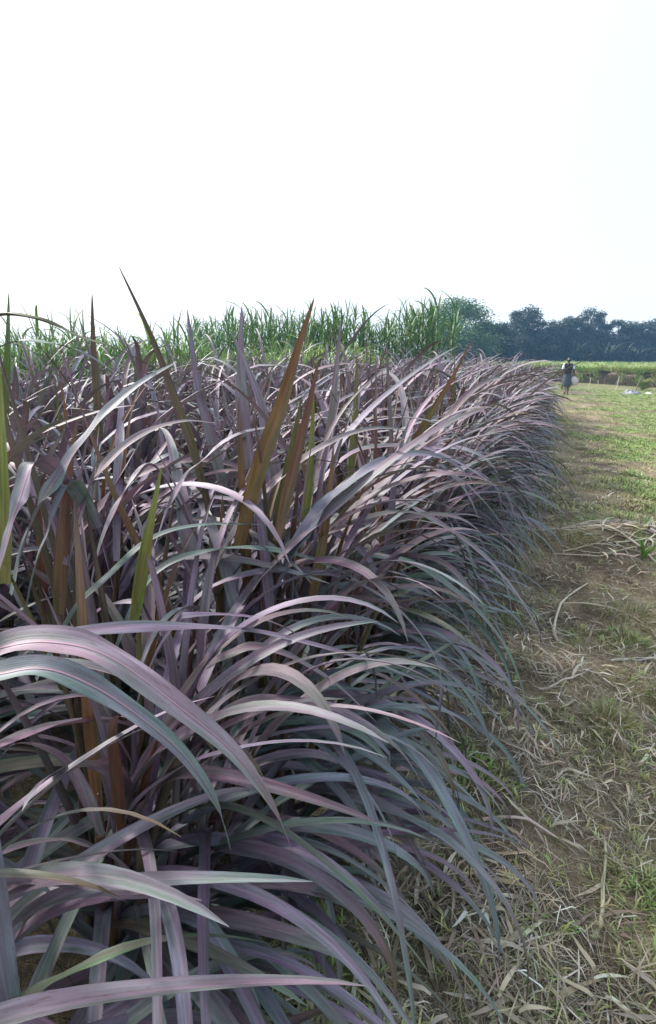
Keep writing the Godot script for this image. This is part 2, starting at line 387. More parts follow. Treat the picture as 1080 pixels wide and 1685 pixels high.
func clump_source(called: String, seed_: int, tillers: int, tall: float, edge: float, label: String, group: String) -> Node3D:
	var r := rngof(seed_)
	var d := grow(r, tillers, tall, edge, atan2(-INTO.y, -INTO.x))
	var o := Node3D.new()
	o.name = called
	tag(o, label, "grass clump", group)
	var gs := Geo.new()
	for s in d.stems: cane(gs, s[0], s[1], 0.011, 0.008, 5, s[2], r)
	part(o, "stems", gs.mesh(M.stem), Vector3.ZERO, "stuff")
	var gl := Geo.new()
	var gy := Geo.new()
	for s in d.leaves: blade(gy if s.has("spear") else gl, s, 12, 2, r)
	part(o, "leaves", gl.mesh(M.leaf), Vector3.ZERO, "stuff")
	part(o, "young_leaves", gy.mesh(M.leaf), Vector3.ZERO, "stuff")
	return o


# ---------------------------------------------------------------- green fodder grass
func green_source(called: String, seed_: int, tall: float, canes: int, cols: Array, w: float) -> Node3D:
	var r := rngof(seed_)
	var o := Node3D.new()
	o.name = called
	tag(o, "", "grass clump")
	var gs := Geo.new()
	var gl := Geo.new()
	for k in canes:
		var a := r.randf() * TAU
		var q := sqrt(r.randf()) * 0.28
		var base := Vector3(cos(a) * q, -0.02, sin(a) * q)
		var h := tall * r.randf_range(0.6, 0.82)
		var top := base + Vector3(cos(a) * 0.08 * h, h, sin(a) * 0.08 * h) + Vector3(r.randf_range(-0.1, 0.1), 0, r.randf_range(-0.1, 0.1))
		cane(gs, base, top, 0.013, 0.009, 5, vary(Color(0.16, 0.19, 0.06), r), r)
		var az := r.randf() * TAU
		var m := r.randi_range(9, 12)
		for j in m:
			var f := 0.25 + 0.75 * j / (m - 1)
			az += PI + r.randf_range(-0.6, 0.6)
			var p := base.lerp(top, f)
			var col := vary(cols[r.randi() % cols.size()], r, 0.22)
			blade(gl, {"p": p, "az": az, "el": r.randf_range(0.95, 1.4), "len": r.randf_range(0.6, 1.0) * lerpf(0.8, 1.0, tall / 3.0), "w": w * r.randf_range(0.7, 1.2), "droop": r.randf_range(0.9, 2.2), "pw": r.randf_range(1.3, 2.2), "curl": r.randf_range(-0.6, 0.6), "twist": r.randf_range(-0.8, 0.8), "fold": 0.3, "ripple": 0.1, "col": col, "tip": col, "kink": 2.0}, 11, 2, r)
		for j in 2:
			var col := vary(cols[r.randi() % cols.size()], r, 0.2)
			blade(gl, {"p": top - Vector3(0, 0.04, 0), "az": r.randf() * TAU, "el": r.randf_range(1.25, 1.54), "len": r.randf_range(0.4, 0.66), "w": w * 0.9, "droop": 0.35, "pw": 2.0, "curl": 0.0, "twist": 0.3, "fold": 0.5, "ripple": 0.0, "col": col, "tip": col, "kink": 2.0}, 8, 2, r)
	part(o, "stems", gs.mesh(M.stem), Vector3.ZERO, "stuff")
	part(o, "leaves", gl.mesh(M.green), Vector3.ZERO, "stuff")
	return o


# ---------------------------------------------------------------- trees
func tree_source(called: String, seed_: int, tall: float, wide: float, cols: Array, sparse: float) -> Node3D:
	var r := rngof(seed_)
	var o := Node3D.new()
	o.name = called
	var gt := Geo.new()
	var gc := Geo.new()
	var fork := tall * 0.32
	var trunk := PackedVector3Array()
	var tr := PackedFloat32Array()
	for k in 8:
		var f := k / 7.0
		trunk.append(Vector3(sin(f * 2.0 + seed_) * 0.2, f * tall * 0.8, cos(f * 2.4 + seed_) * 0.2 - 0.2))
		tr.append(lerpf(tall * 0.028, tall * 0.006, f) + (0.1 if k == 0 else 0.0))
	tube(gt, trunk, tr, 8, Color(0.07, 0.055, 0.045))
	var lobes := []
	var nl := 17
	for k in nl:
		var a := k * 2.4 + r.randf_range(-0.3, 0.3)
		var f := float(k) / (nl - 1)
		var hy := lerpf(fork * 0.75, tall * 0.9, f)
		var rad := wide * 0.5 * sqrt(maxf(0.05, sin(PI * lerpf(0.25, 0.93, f)))) * r.randf_range(0.45, 0.8)
		var c := Vector3(cos(a) * rad, hy, sin(a) * rad)
		var s := wide * r.randf_range(0.13, 0.23)
		lobes.append([c, s])
		var from := Vector3(0, maxf(fork * 0.6, hy - tall * 0.2), 0)
		tube(gt, PackedVector3Array([from, from.lerp(c, 0.55) + Vector3(0, -0.1 * tall * 0.2, 0), c]), PackedFloat32Array([tall * 0.012, tall * 0.007, tall * 0.002]), 5, Color(0.07, 0.055, 0.045))
	for l in lobes:
		var cnt := int(850 * sparse)
		for k in cnt:
			var d := Vector3(r.randfn(), r.randfn() * 0.75, r.randfn()).normalized() * pow(r.randf(), 0.42)
			d.x *= 1.0 + 0.35 * sin(d.y * 9.0 + k % 7)
			var p: Vector3 = l[0] + Vector3(d.x, d.y * 0.72, d.z) * l[1] * r.randf_range(0.75, 1.15)
			var s := r.randf_range(0.10, 0.24) * tall / 11.0
			var t := Vector3(r.randfn(), r.randfn() * 0.6, r.randfn()).normalized()
			var u := t.cross(Vector3(r.randfn(), r.randfn(), r.randfn())).normalized()
			var nn := t.cross(u)
			var col := vary(cols[r.randi() % cols.size()], r, 0.25)
			var q := gc.v.size()
			gc.v.append_array(PackedVector3Array([p - t * s, p + u * s * 0.5 + nn * s * 0.15, p + t * s, p - u * s * 0.5 + nn * s * 0.15]))
			for j in 4:
				gc.n.append(nn)
				gc.uv.append(Vector2(j % 2, j / 2))
				gc.c.append(col)
			gc.i.append_array(PackedInt32Array([q, q + 1, q + 2, q, q + 2, q + 3]))
	part(o, "trunk", gt.mesh(M.bark))
	part(o, "crown", gc.mesh(M.foliage))
	return o

func bush_mesh(seed_: int, tall: float, cols: Array) -> ArrayMesh:
	var r := rngof(seed_)
	var g := Geo.new()
	for k in 190:
		var a := r.randf() * TAU
		var q := sqrt(r.randf()) * 0.3 * tall
		var col := vary(cols[r.randi() % cols.size()], r, 0.25)
		blade(g, {"p": Vector3(cos(a) * q, r.randf() * tall * 0.55, sin(a) * q), "az": a + r.randf_range(-0.8, 0.8), "el": r.randf_range(0.5, 1.5), "len": tall * r.randf_range(0.25, 0.5), "w": tall * r.randf_range(0.03, 0.07), "droop": r.randf_range(0.4, 1.8), "pw": 1.5, "curl": 0.4, "twist": 0.4, "fold": 0.3, "ripple": 0.0, "col": col, "tip": col, "kink": 2.0}, 5, 2, r)
	return g.mesh(M.green)


# ---------------------------------------------------------------- a body from joints: smooth union of tapered capsules, meshed as surface nets
func body_mesh(bones: Array, cell: float, soft: float, col: Material, low := -9.0, high := 9.0) -> ArrayMesh:
	var lo := Vector3(1e9, 1e9, 1e9)
	var hi := -lo
	for b in bones:
		var m := Vector3.ONE * (maxf(b[2], b[3]) + cell * 3.0)
		lo = lo.min((b[0] as Vector3).min(b[1]) - m)
		hi = hi.max((b[0] as Vector3).max(b[1]) + m)
	var n := Vector3i(((hi - lo) / cell).ceil()) + Vector3i.ONE * 2
	var field := PackedFloat32Array()
	field.resize(n.x * n.y * n.z)
	field.fill(1.0)
	for b in bones:
		var a: Vector3 = b[0]
		var d: Vector3 = b[1] - a
		var dd := maxf(d.length_squared(), 1e-8)
		var m := Vector3.ONE * (maxf(b[2], b[3]) + soft + cell * 2.0)
		var i0 := Vector3i(((a.min(b[1]) - m - lo) / cell).floor()).clamp(Vector3i.ZERO, n - Vector3i.ONE)
		var i1 := Vector3i(((a.max(b[1]) + m - lo) / cell).ceil()).clamp(Vector3i.ZERO, n - Vector3i.ONE)
		for z in range(i0.z, i1.z + 1):
			for y in range(i0.y, i1.y + 1):
				for x in range(i0.x, i1.x + 1):
					var p := lo + Vector3(x, y, z) * cell
					var t := clampf((p - a).dot(d) / dd, 0.0, 1.0)
					var dist := p.distance_to(a + d * t) - lerpf(b[2], b[3], t)
					var at := (z * n.y + y) * n.x + x
					var old := field[at]
					var h := maxf(soft - absf(old - dist), 0.0) / soft
					field[at] = minf(old, dist) - h * h * soft * 0.25
	if low > -8 or high < 8:
		for z in n.z:
			for y in n.y:
				var py := lo.y + y * cell
				var cut := maxf(low - py, py - high)
				for x in n.x:
					var at := (z * n.y + y) * n.x + x
					field[at] = maxf(field[at], cut)
	var ids := {}
	var g := Geo.new()
	var step := [1, n.x, n.x * n.y]
	for z in n.z - 1:
		for y in n.y - 1:
			for x in n.x - 1:
				var at := (z * n.y + y) * n.x + x
				var inside := 0
				for k in 8:
					if field[at + (k & 1) * step[0] + ((k >> 1) & 1) * step[1] + (k >> 2) * step[2]] < 0: inside += 1
				if inside == 0 or inside == 8: continue
				var sum := Vector3.ZERO
				var cnt := 0
				for e in [[0, 1], [2, 3], [4, 5], [6, 7], [0, 2], [1, 3], [4, 6], [5, 7], [0, 4], [1, 5], [2, 6], [3, 7]]:
					var c0 := Vector3(e[0] & 1, (e[0] >> 1) & 1, e[0] >> 2)
					var c1 := Vector3(e[1] & 1, (e[1] >> 1) & 1, e[1] >> 2)
					var f0 := field[at + int(c0.x) * step[0] + int(c0.y) * step[1] + int(c0.z) * step[2]]
					var f1 := field[at + int(c1.x) * step[0] + int(c1.y) * step[1] + int(c1.z) * step[2]]
					if (f0 < 0) != (f1 < 0):
						sum += c0.lerp(c1, f0 / (f0 - f1))
						cnt += 1
				ids[at] = g.v.size()
				g.v.append(lo + (Vector3(x, y, z) + sum / cnt) * cell)
				var grad := Vector3(field[at + 1] - field[at], field[at + step[1]] - field[at], field[at + step[2]] - field[at])
				g.n.append(grad.normalized())
				g.uv.append(Vector2.ZERO)
				g.c.append(Color.WHITE)
	for at in ids:
		for ax in 3:
			var s: int = step[ax]
			var b: int = step[(ax + 1) % 3]
			var c: int = step[(ax + 2) % 3]
			if (field[at] < 0) == (field[at + s] < 0): continue
			if not (ids.has(at - b) and ids.has(at - c) and ids.has(at - b - c)): continue
			var q := [ids[at], ids[at - b], ids[at - b - c], ids[at - c]]
			if field[at] < 0: q.reverse()
			g.i.append_array(PackedInt32Array([q[0], q[1], q[2], q[0], q[2], q[3]]))
	return g.mesh(col)


# ---------------------------------------------------------------- textures
func leaf_texture() -> Array:
	var w := 96
	var h := 768
	var im := Image.create(w, h, false, Image.FORMAT_RGB8)
	var hm := Image.create(w, h, false, Image.FORMAT_RGB8)
	var fine := FastNoiseLite.new()
	fine.seed = 5
	fine.frequency = 0.02
	fine.fractal_octaves = 2
	for y in h:
		var a := TAU * y / h
		var cy := cos(a)
		var sy := sin(a)
		for x in w:
			var u := absf(x - (w - 1) * 0.5) / (w * 0.5)
			var streak := fine.get_noise_3d(x * 17.0, cy * 16.0, sy * 16.0)
			var spot := fine.get_noise_3d(x * 1.6 + 300.0, cy * 70.0, sy * 70.0)
			var hue := fine.get_noise_3d(x * 0.6 - 500.0, cy * 34.0, sy * 34.0)
			var speck := fine.get_noise_3d(x * 9.0 + 900.0, cy * 420.0, sy * 420.0)
			var b := 0.87 + streak * 0.10 + spot * 0.17
			var c := Color(b, b, b)
			c = c.lerp(Color(b * 0.80, b * 0.98, b * 0.80), clampf(hue * 1.5, 0, 0.5))        # green showing through the purple
			c = c.lerp(Color(b * 0.96, b * 0.74, b * 0.82), clampf(-hue * 1.2, 0, 0.35))       # maroon flush
			if speck > 0.5: c = c.lerp(Color(0.62, 0.5, 0.36), 0.45)                         # dry flecks
			var rib := 1.0 - smoothstep(0.025, 0.075, u)
			c = c.lerp(Color(1.0, 0.9, 0.92), rib * 0.85)
			im.set_pixel(x, y, c)
			var vein := 0.5 + 0.5 * cos(x * TAU / 7.0)
			hm.set_pixel(x, y, Color.WHITE * clampf(0.45 + vein * 0.10 + streak * 0.14 + spot * 0.2 - rib * 0.35, 0, 1))
	hm.bump_map_to_normal_map(2.6)
	return [ImageTexture.create_from_image(im), ImageTexture.create_from_image(hm)]

func soil_texture() -> Array:
	var n := 512
	var im := Image.create(n, n, false, Image.FORMAT_RGB8)
	var hm := Image.create(n, n, false, Image.FORMAT_RGB8)
	var fine := FastNoiseLite.new()
	fine.frequency = 0.03
	fine.fractal_octaves = 4
	var r := rngof(77)
	im.fill(Color(0.6, 0.6, 0.6))
	for y in n:
		for x in n:
			var k := fine.get_noise_2d(x * 2.0, y * 2.0) * 0.5 + fine.get_noise_2d(x * 9.0, y * 9.0) * 0.4
			var b := clampf(0.80 + k * 0.5, 0.3, 1.0)
			im.set_pixel(x, y, Color(b, b * 0.97, b * 0.92))
			hm.set_pixel(x, y, Color.WHITE * clampf(0.4 + k * 0.4, 0, 1))
	for k in 2600:                                  # straw fibres pressed into the soil
		var p := Vector2(r.randf() * n, r.randf() * n)
		var a := r.randf() * TAU
		var b := r.randf_range(0.75, 1.0)
		var c := Color(b, b * 0.95, b * 0.8)
		for s in r.randi_range(8, 34):
			a += r.randf_range(-0.08, 0.08)
			p += Vector2(cos(a), sin(a))
			var x := posmod(int(p.x), n)
			var y := posmod(int(p.y), n)
			im.set_pixel(x, y, c)
			hm.set_pixel(x, y, Color.WHITE * 0.95)
	var nm := hm.duplicate()
	nm.bump_map_to_normal_map(5.0)
	return [ImageTexture.create_from_image(im), ImageTexture.create_from_image(nm)]

func materials() -> void:
	var lt := leaf_texture()
	var leaf := mat(Color.WHITE, 0.56)
	leaf.metallic_specular = 0.5
	leaf.albedo_texture = lt[0]
	leaf.normal_enabled = true
	leaf.normal_texture = lt[1]
	leaf.normal_scale = 0.6
	leaf.backlight_enabled = true
	leaf.backlight = Color(0.40, 0.38, 0.30)
	M.leaf = leaf
	var green := mat(Color.WHITE, 0.5)
	green.albedo_texture = lt[0]
	green.backlight_enabled = true
	green.backlight = Color(0.5, 0.6, 0.25)
	M.green = green
	var st := mat(Color.WHITE, 0.5)
	st.albedo_texture = lt[0]
	M.stem = st
	var so := soil_texture()
	var soil := mat(Color.WHITE, 0.95)
	soil.albedo_texture = so[0]
	soil.normal_enabled = true
	soil.normal_texture = so[1]
	soil.uv1_triplanar = true
	soil.uv1_world_triplanar = true
	soil.uv1_scale = Vector3.ONE * 0.9
	M.soil = soil
	M.straw = mat(Color.WHITE, 0.7)
	M.bark = mat(Color.WHITE, 0.9)
	M.foliage = mat(Color.WHITE, 0.6)
	M.foliage.backlight_enabled = true
	M.foliage.backlight = Color(0.3, 0.4, 0.2)
	M.sheet = mat(Color.WHITE, 0.45)
	M.wood = mat(Color.WHITE, 0.85)
	M.skin = mat(Color(0.11, 0.062, 0.042), 0.55, false)
	M.hair = mat(Color(0.012, 0.01, 0.01), 0.5, false)
	M.vest = mat(Color(0.018, 0.017, 0.026), 0.85, false)
	M.shirt = mat(Color(0.62, 0.64, 0.68), 0.85, false)
	M.wrap = mat(Color(0.05, 0.07, 0.09), 0.85, true)
	M.sack = mat(Color.WHITE, 0.75)


# ---------------------------------------------------------------- scattered ground cover
func scatter(called: String, mesh: Mesh, xf: Array, cols: Array, label: String, category: String) -> void:
	var mm := MultiMesh.new()
	mm.transform_format = MultiMesh.TRANSFORM_3D
	mm.use_colors = true
	mm.mesh = mesh
	mm.instance_count = xf.size()
	for k in xf.size():
		mm.set_instance_transform(k, xf[k])
		mm.set_instance_color(k, cols[k])
	var o := MultiMeshInstance3D.new()
	o.name = numbered(called)
	o.multimesh = mm
	add_child(o)
	tag(o, label, category, "", "stuff")

func tuft_mesh(seed_: int, blades: int, tall: float, spread: float, w: float, bend: float) -> ArrayMesh:
	var r := rngof(seed_)
	var g := Geo.new()
	for k in blades:
		var a := r.randf() * TAU
		var q := sqrt(r.randf()) * spread
		var b := r.randf_range(0.7, 1.15)
		var col := Color(b, b, b)
		blade(g, {"p": Vector3(cos(a) * q, 0.0, sin(a) * q), "az": a + r.randf_range(-1, 1), "el": r.randf_range(0.6, 1.5), "len": tall * r.randf_range(0.5, 1.1), "w": w * r.randf_range(0.6, 1.2), "droop": bend * r.randf_range(0.4, 1.3), "pw": 1.4, "curl": r.randf_range(-1, 1), "twist": 0.5, "fold": 0.2, "ripple": 0.0, "col": col, "tip": col, "kink": 2.0}, 5, 1, r)
	return g.mesh(M.straw)

func straw_mesh(seed_: int, length: float, w: float, bend: float, flat: bool) -> ArrayMesh:
	var r := rngof(seed_)
	var g := Geo.new()
	if flat:
		for k in 2:
			blade(g, {"p": Vector3(-length * 0.5, 0.002, r.randf_range(-0.5, 0.5) * length * k), "az": r.randf_range(-0.4, 0.4) + k, "el": 0.05, "len": length * r.randf_range(0.6, 1.0), "w": w, "droop": 0.3, "pw": 1.0, "curl": bend * 2.0, "twist": r.randf_range(-0.3, 0.3), "fold": 0.2, "ripple": 0.3, "col": Color.WHITE, "tip": Color(0.85, 0.82, 0.78), "kink": 2.0}, 6, 1, r)
		return g.mesh(M.straw)
	for m in 2:
		var pts := PackedVector3Array()
		var rad := PackedFloat32Array()
		var a := m * r.randf_range(0.5, 2.0)
		var p := Vector3(-length * 0.5, 0, m * r.randf_range(-0.3, 0.3) * length)
		var kink := r.randi_range(1, 3)
		for k in 5:
			pts.append(p)
			rad.append(w * [0.5, 1.0, 0.95, 0.8, 0.3][k])
			a += r.randf_range(-bend, bend) * (3.0 if k == kink else 0.6)
			p += Vector3(cos(a), r.randf_range(-0.06, 0.1), sin(a)) * length / 4.0
		tube(g, pts, rad, 3, Color.WHITE * (1.0 if m == 0 else 0.75))
	return g.mesh(M.straw)


func _ready() -> void:
	# ---- camera
	var cam := Camera3D.new()
	cam.name = "camera"
	add_child(cam)
	cam.position = EYE
	cam.rotation_degrees = Vector3(-16.43, 0, 0)
	cam.fov = rad_to_deg(2.0 * atan(842.5 / 848.0))
	cam.near = 0.03
	cam.far = 900.0
	cam.current = true
	# ---- sky, haze and exposure
	var env := Environment.new()
	env.background_mode = Environment.BG_SKY
	var sm := ProceduralSkyMaterial.new()
	sm.sky_horizon_color = Color(0.94, 0.97, 1.0)
	sm.sky_top_color = Color(0.80, 0.88, 0.96)
	sm.sky_curve = 0.2
	sm.sky_energy_multiplier = 0.86
	sm.ground_horizon_color = Color(0.5, 0.5, 0.48)
	sm.ground_bottom_color = Color(0.3, 0.3, 0.26)
	sm.sun_angle_max = 90.0
	sm.sun_curve = 0.75
	var sky := Sky.new()
	sky.sky_material = sm
	env.sky = sky
	env.tonemap_mode = Environment.TONE_MAPPER_LINEAR
	env.tonemap_exposure = 1.88
	env.sdfgi_enabled = true
	env.ssao_enabled = true
	env.ssil_enabled = true
	env.fog_enabled = true
	env.fog_density = 0.0014
	env.fog_light_color = Color(0.56, 0.76, 0.94)
	var we := WorldEnvironment.new()
	we.name = "environment"
	we.environment = env
	add_child(we)
	# ---- hazy low sun behind the field on the left
	var sun := DirectionalLight3D.new()
	sun.name = "sun"
	add_child(sun)
	sun.look_at_from_position(Vector3(-0.72, 0.7, -0.45) * 50.0, Vector3.ZERO)
	sun.light_energy = 1.2
	sun.light_angular_distance = 10.0
	sun.light_color = Color(1.0, 0.98, 0.955)
	sun.shadow_enabled = true

	wobble.seed = 3
	wobble.frequency = 0.03
	wobble.fractal_octaves = 3
	patch.seed = 11
	patch.frequency = 0.05
	patch.fractal_octaves = 4
	materials()
	build_ground()
	build_terrace()
	build_trees()
	build_green_crop()
	build_purple_field()
	build_person()
	build_path_things()
	build_cover()


func build_ground() -> void:
	var g := Geo.new()
	var n := 240
	var pos := func(s: float, c: float, reach: float) -> float: return c + reach * sinh(7.5 * s) / sinh(7.5)
	for a in n + 1:
		var z: float = pos.call(2.0 * a / n - 1.0, -4.5, 320.0)
		for b in n + 1:
			var x: float = pos.call(2.0 * b / n - 1.0, 2.0, 320.0)
			var y := ground_y(x, z)
			g.v.append(Vector3(x, y, z))
			var e := 0.03
			g.n.append(Vector3(ground_y(x - e, z) - ground_y(x + e, z), 2 * e, ground_y(x, z - e) - ground_y(x, z + e)).normalized())
			g.uv.append(Vector2(x, z))
			var k := greenness(x, z) if across(x, z) > -0.2 else 0.0
			var s := patch.get_noise_2d(x * 30.0, z * 30.0)
			var straw := Color(0.17, 0.135, 0.105).lerp(Color(0.44, 0.375, 0.27), clampf(0.55 + s * 1.8, 0, 1))
			g.c.append(straw.lerp(Color(0.25, 0.32, 0.11), k * 0.75))
	for a in n:
		for b in n:
			var q := a * (n + 1) + b
			g.i.append_array(PackedInt32Array([q, q + 1, q + n + 1, q + 1, q + n + 2, q + n + 1]))
	var o := part(self, "ground", g.mesh(M.soil))
	tag(o, "trampled straw-coloured path and soil between the grass field and the green terrace", "", "", "structure")


const TERRACE := [Vector2(70, -24), Vector2(34, -27), Vector2(20.5, -29.5), Vector2(19.2, -34), Vector2(18.4, -40), Vector2(16.5, -44), Vector2(8, -47), Vector2(-10, -52), Vector2(-60, -60)]

func terrace_edge(f: float) -> Vector2:
	var k := clampf(f, 0, 1) * (TERRACE.size() - 1)
	var i := mini(int(k), TERRACE.size() - 2)
	return TERRACE[i].lerp(TERRACE[i + 1], k - i)

func terrace_y(x: float, z: float) -> float:
	return 0.86 + wobble.get_noise_2d(x * 6.0, z * 6.0) * 0.25 + clampf((-z - 40.0) / 60.0, 0.0, 1.0) * 0.35

func build_terrace() -> void:
	var g := Geo.new()
	var n := 220
	var rows := [[0.0, -0.15], [0.12, 0.3], [0.2, 0.62], [0.34, 0.86], [0.8, 1.0], [3.0, 1.0], [9.0, 1.0], [20.0, 1.0], [45.0, 1.0], [110.0, 1.0], [260.0, 1.0]]
	for a in n + 1:
		var f := float(a) / n
		var e := terrace_edge(f)
		for b in rows.size():
			var back: float = rows[b][0]
			var x := e.x + back * 0.25 + (wobble.get_noise_2d(e.x * 30.0 + b * 50.0, e.y * 30.0) * 0.35 if b < 4 else 0.0)
			var z := e.y - back
			var y: float = terrace_y(x, z) * rows[b][1] + (wobble.get_noise_2d(x * 40.0, b * 99.0 + z * 40.0) * 0.1 if b in [1, 2, 3] else 0.0)
			g.v.append(Vector3(x, y, z))
			g.n.append(Vector3(0, 0.35, 0.95).normalized() if b < 3 else Vector3.UP)
			g.uv.append(Vector2(x, z))
			var s := wobble.get_noise_2d(x * 25.0, z * 25.0 + y * 60.0)
			g.c.append(Color(0.40, 0.31, 0.25).lerp(Color(0.27, 0.24, 0.15), clampf(0.4 + s, 0, 1)) if b < 4 else Color(0.22, 0.31, 0.09).lerp(Color(0.34, 0.35, 0.15), clampf(0.3 + s, 0, 1)))
	for a in n:
		for b in rows.size() - 1:
			var q := a * rows.size() + b
			g.i.append_array(PackedInt32Array([q, q + 1, q + rows.size(), q + 1, q + rows.size() + 1, q + rows.size()]))
	tag(part(self, "terrace", g.mesh(M.soil)), "raised green field with an eroded brown earth bank beyond the path", "", "", "structure")
	# grass on the terrace
	var r := rngof(41)
	var xf := []
	var cols := []
	var tm := tuft_mesh(9, 16, 0.4, 0.22, 0.03, 1.0)
	for k in 15000:
		var f := r.randf_range(0.1, 0.82)
		var e := terrace_edge(f)
		var back := pow(r.randf(), 2.2) * 55.0 - 0.05
		var x := e.x + back * 0.25
		var z := e.y - back
		if back < 0.5 and patch.get_noise_2d(e.x * 14.0, e.y * 14.0) < 0.25: continue
		xf.append(Transform3D(Basis(Vector3.UP, r.randf() * TAU).scaled(Vector3.ONE * r.randf_range(0.6, 1.5)), Vector3(x, terrace_y(x, z) * smoothstep(-0.2, 0.4, back), z)))
		cols.append(vary(Color(0.30, 0.42, 0.12).lerp(Color(0.46, 0.48, 0.20), clampf(0.3 + wobble.get_noise_2d(x * 9.0, z * 9.0) * 1.2, 0, 1)), r, 0.25))
	scatter("field_grass", tm, xf, cols, "knee high pale green grass covering the raised field below the trees", "grass")


func build_trees() -> void:
	var dark := [Color(0.020, 0.036, 0.026), Color(0.026, 0.045, 0.028), Color(0.017, 0.030, 0.026), Color(0.032, 0.048, 0.028)]
	var fresh := [Color(0.095, 0.17, 0.07), Color(0.075, 0.14, 0.06), Color(0.12, 0.20, 0.08)]
	var src := [tree_source("broadleaf_tree", 1, 11.0, 9.5, dark, 1.0), tree_source("broadleaf_tree", 2, 11.0, 8.5, dark, 0.9), tree_source("broadleaf_tree", 3, 11.0, 10.5, dark, 1.1), tree_source("broadleaf_tree", 4, 11.0, 8.0, dark, 0.55)]
	var green := tree_source("broadleaf_tree", 5, 11.0, 11.5, fresh, 1.2)
	var group := "trees beyond the raised field"
	# px is the place along the skyline in metres at 86 m
	var list := [
		[green, Vector3(16.4, 0.6, -68), 0.98, 0.95, "broad light green tree standing left of the dark treeline"],
		[src[1], Vector3(22.5, 0.9, -74), 0.68, 0.9, "low dark tree just right of the light green tree"],
		[src[0], Vector3(30.2, 0.9, -84), 1.02, 0.86, "tall round-headed dark tree, second crown right of the light green tree"],
		[src[3], Vector3(35.3, 0.9, -84), 0.80, 0.85, "thin-crowned dark tree with sky showing through it"],
		[src[2], Vector3(38.7, 0.9, -86), 0.88, 0.80, "wide dark tree in the middle of the treeline above the walking person"],
		[src[3], Vector3(43.3, 0.9, -90), 1.08, 0.85, "tall feathery tree rising over the middle of the treeline"],
		[src[1], Vector3(47.0, 0.9, -88), 0.84, 0.9, "dark tree right of the feathery tree in the treeline"],
		[src[0], Vector3(51.5, 0.9, -90), 0.80, 0.95, "lower dark tree near the right end of the treeline"],
		[src[2], Vector3(57.5, 0.9, -90), 1.1, 0.9, "dark tree at the right edge of the picture"]]
	for t in list:
		var sizes := Vector3(t[3] * 0.9, t[2] * 0.76, t[3] * 0.9)
		var o := dup(t[0], t[1], float(t[1].x) * 1.7, sizes, t[4], group)
		tag(o, "", "tree")
	# the second line that closes the gaps under the crowns
	var r := rngof(8)
	for k in 11:
		var x := 22.0 + k * 4.4 + r.randf_range(-1, 1)
		var o := dup(src[k % 3], Vector3(x, 0.8, -93 - r.randf() * 5.0), r.randf() * TAU, Vector3(1.0, r.randf_range(0.5, 0.6), 1.0), "dark understorey tree filling the treeline behind the front trees", group)
		tag(o, "", "tree")
	var low := [Color(0.03, 0.05, 0.03), Color(0.05, 0.07, 0.035), Color(0.022, 0.04, 0.03)]
	for k in 26:
		var x := 20.0 + k * 1.75 + r.randf_range(-0.6, 0.6)
		var b := thing("bush", Vector3(x, terrace_y(x, -80) - 0.2, -79 - r.randf() * 3.0), "dense dark bush growing along the foot of the treeline", "bush", "bushes at the foot of the trees", r.randf() * TAU)
		if not M.has("bushes"):
			M.bushes = [bush_mesh(31, 3.6, low), bush_mesh(32, 2.6, low), bush_mesh(33, 2.9, low)]
		part(b, "leaves", M.bushes[k % 3])
		b.scale = Vector3(1.7, r.randf_range(0.8, 1.3), 1.5)
	for t in src + [green]: t.free()


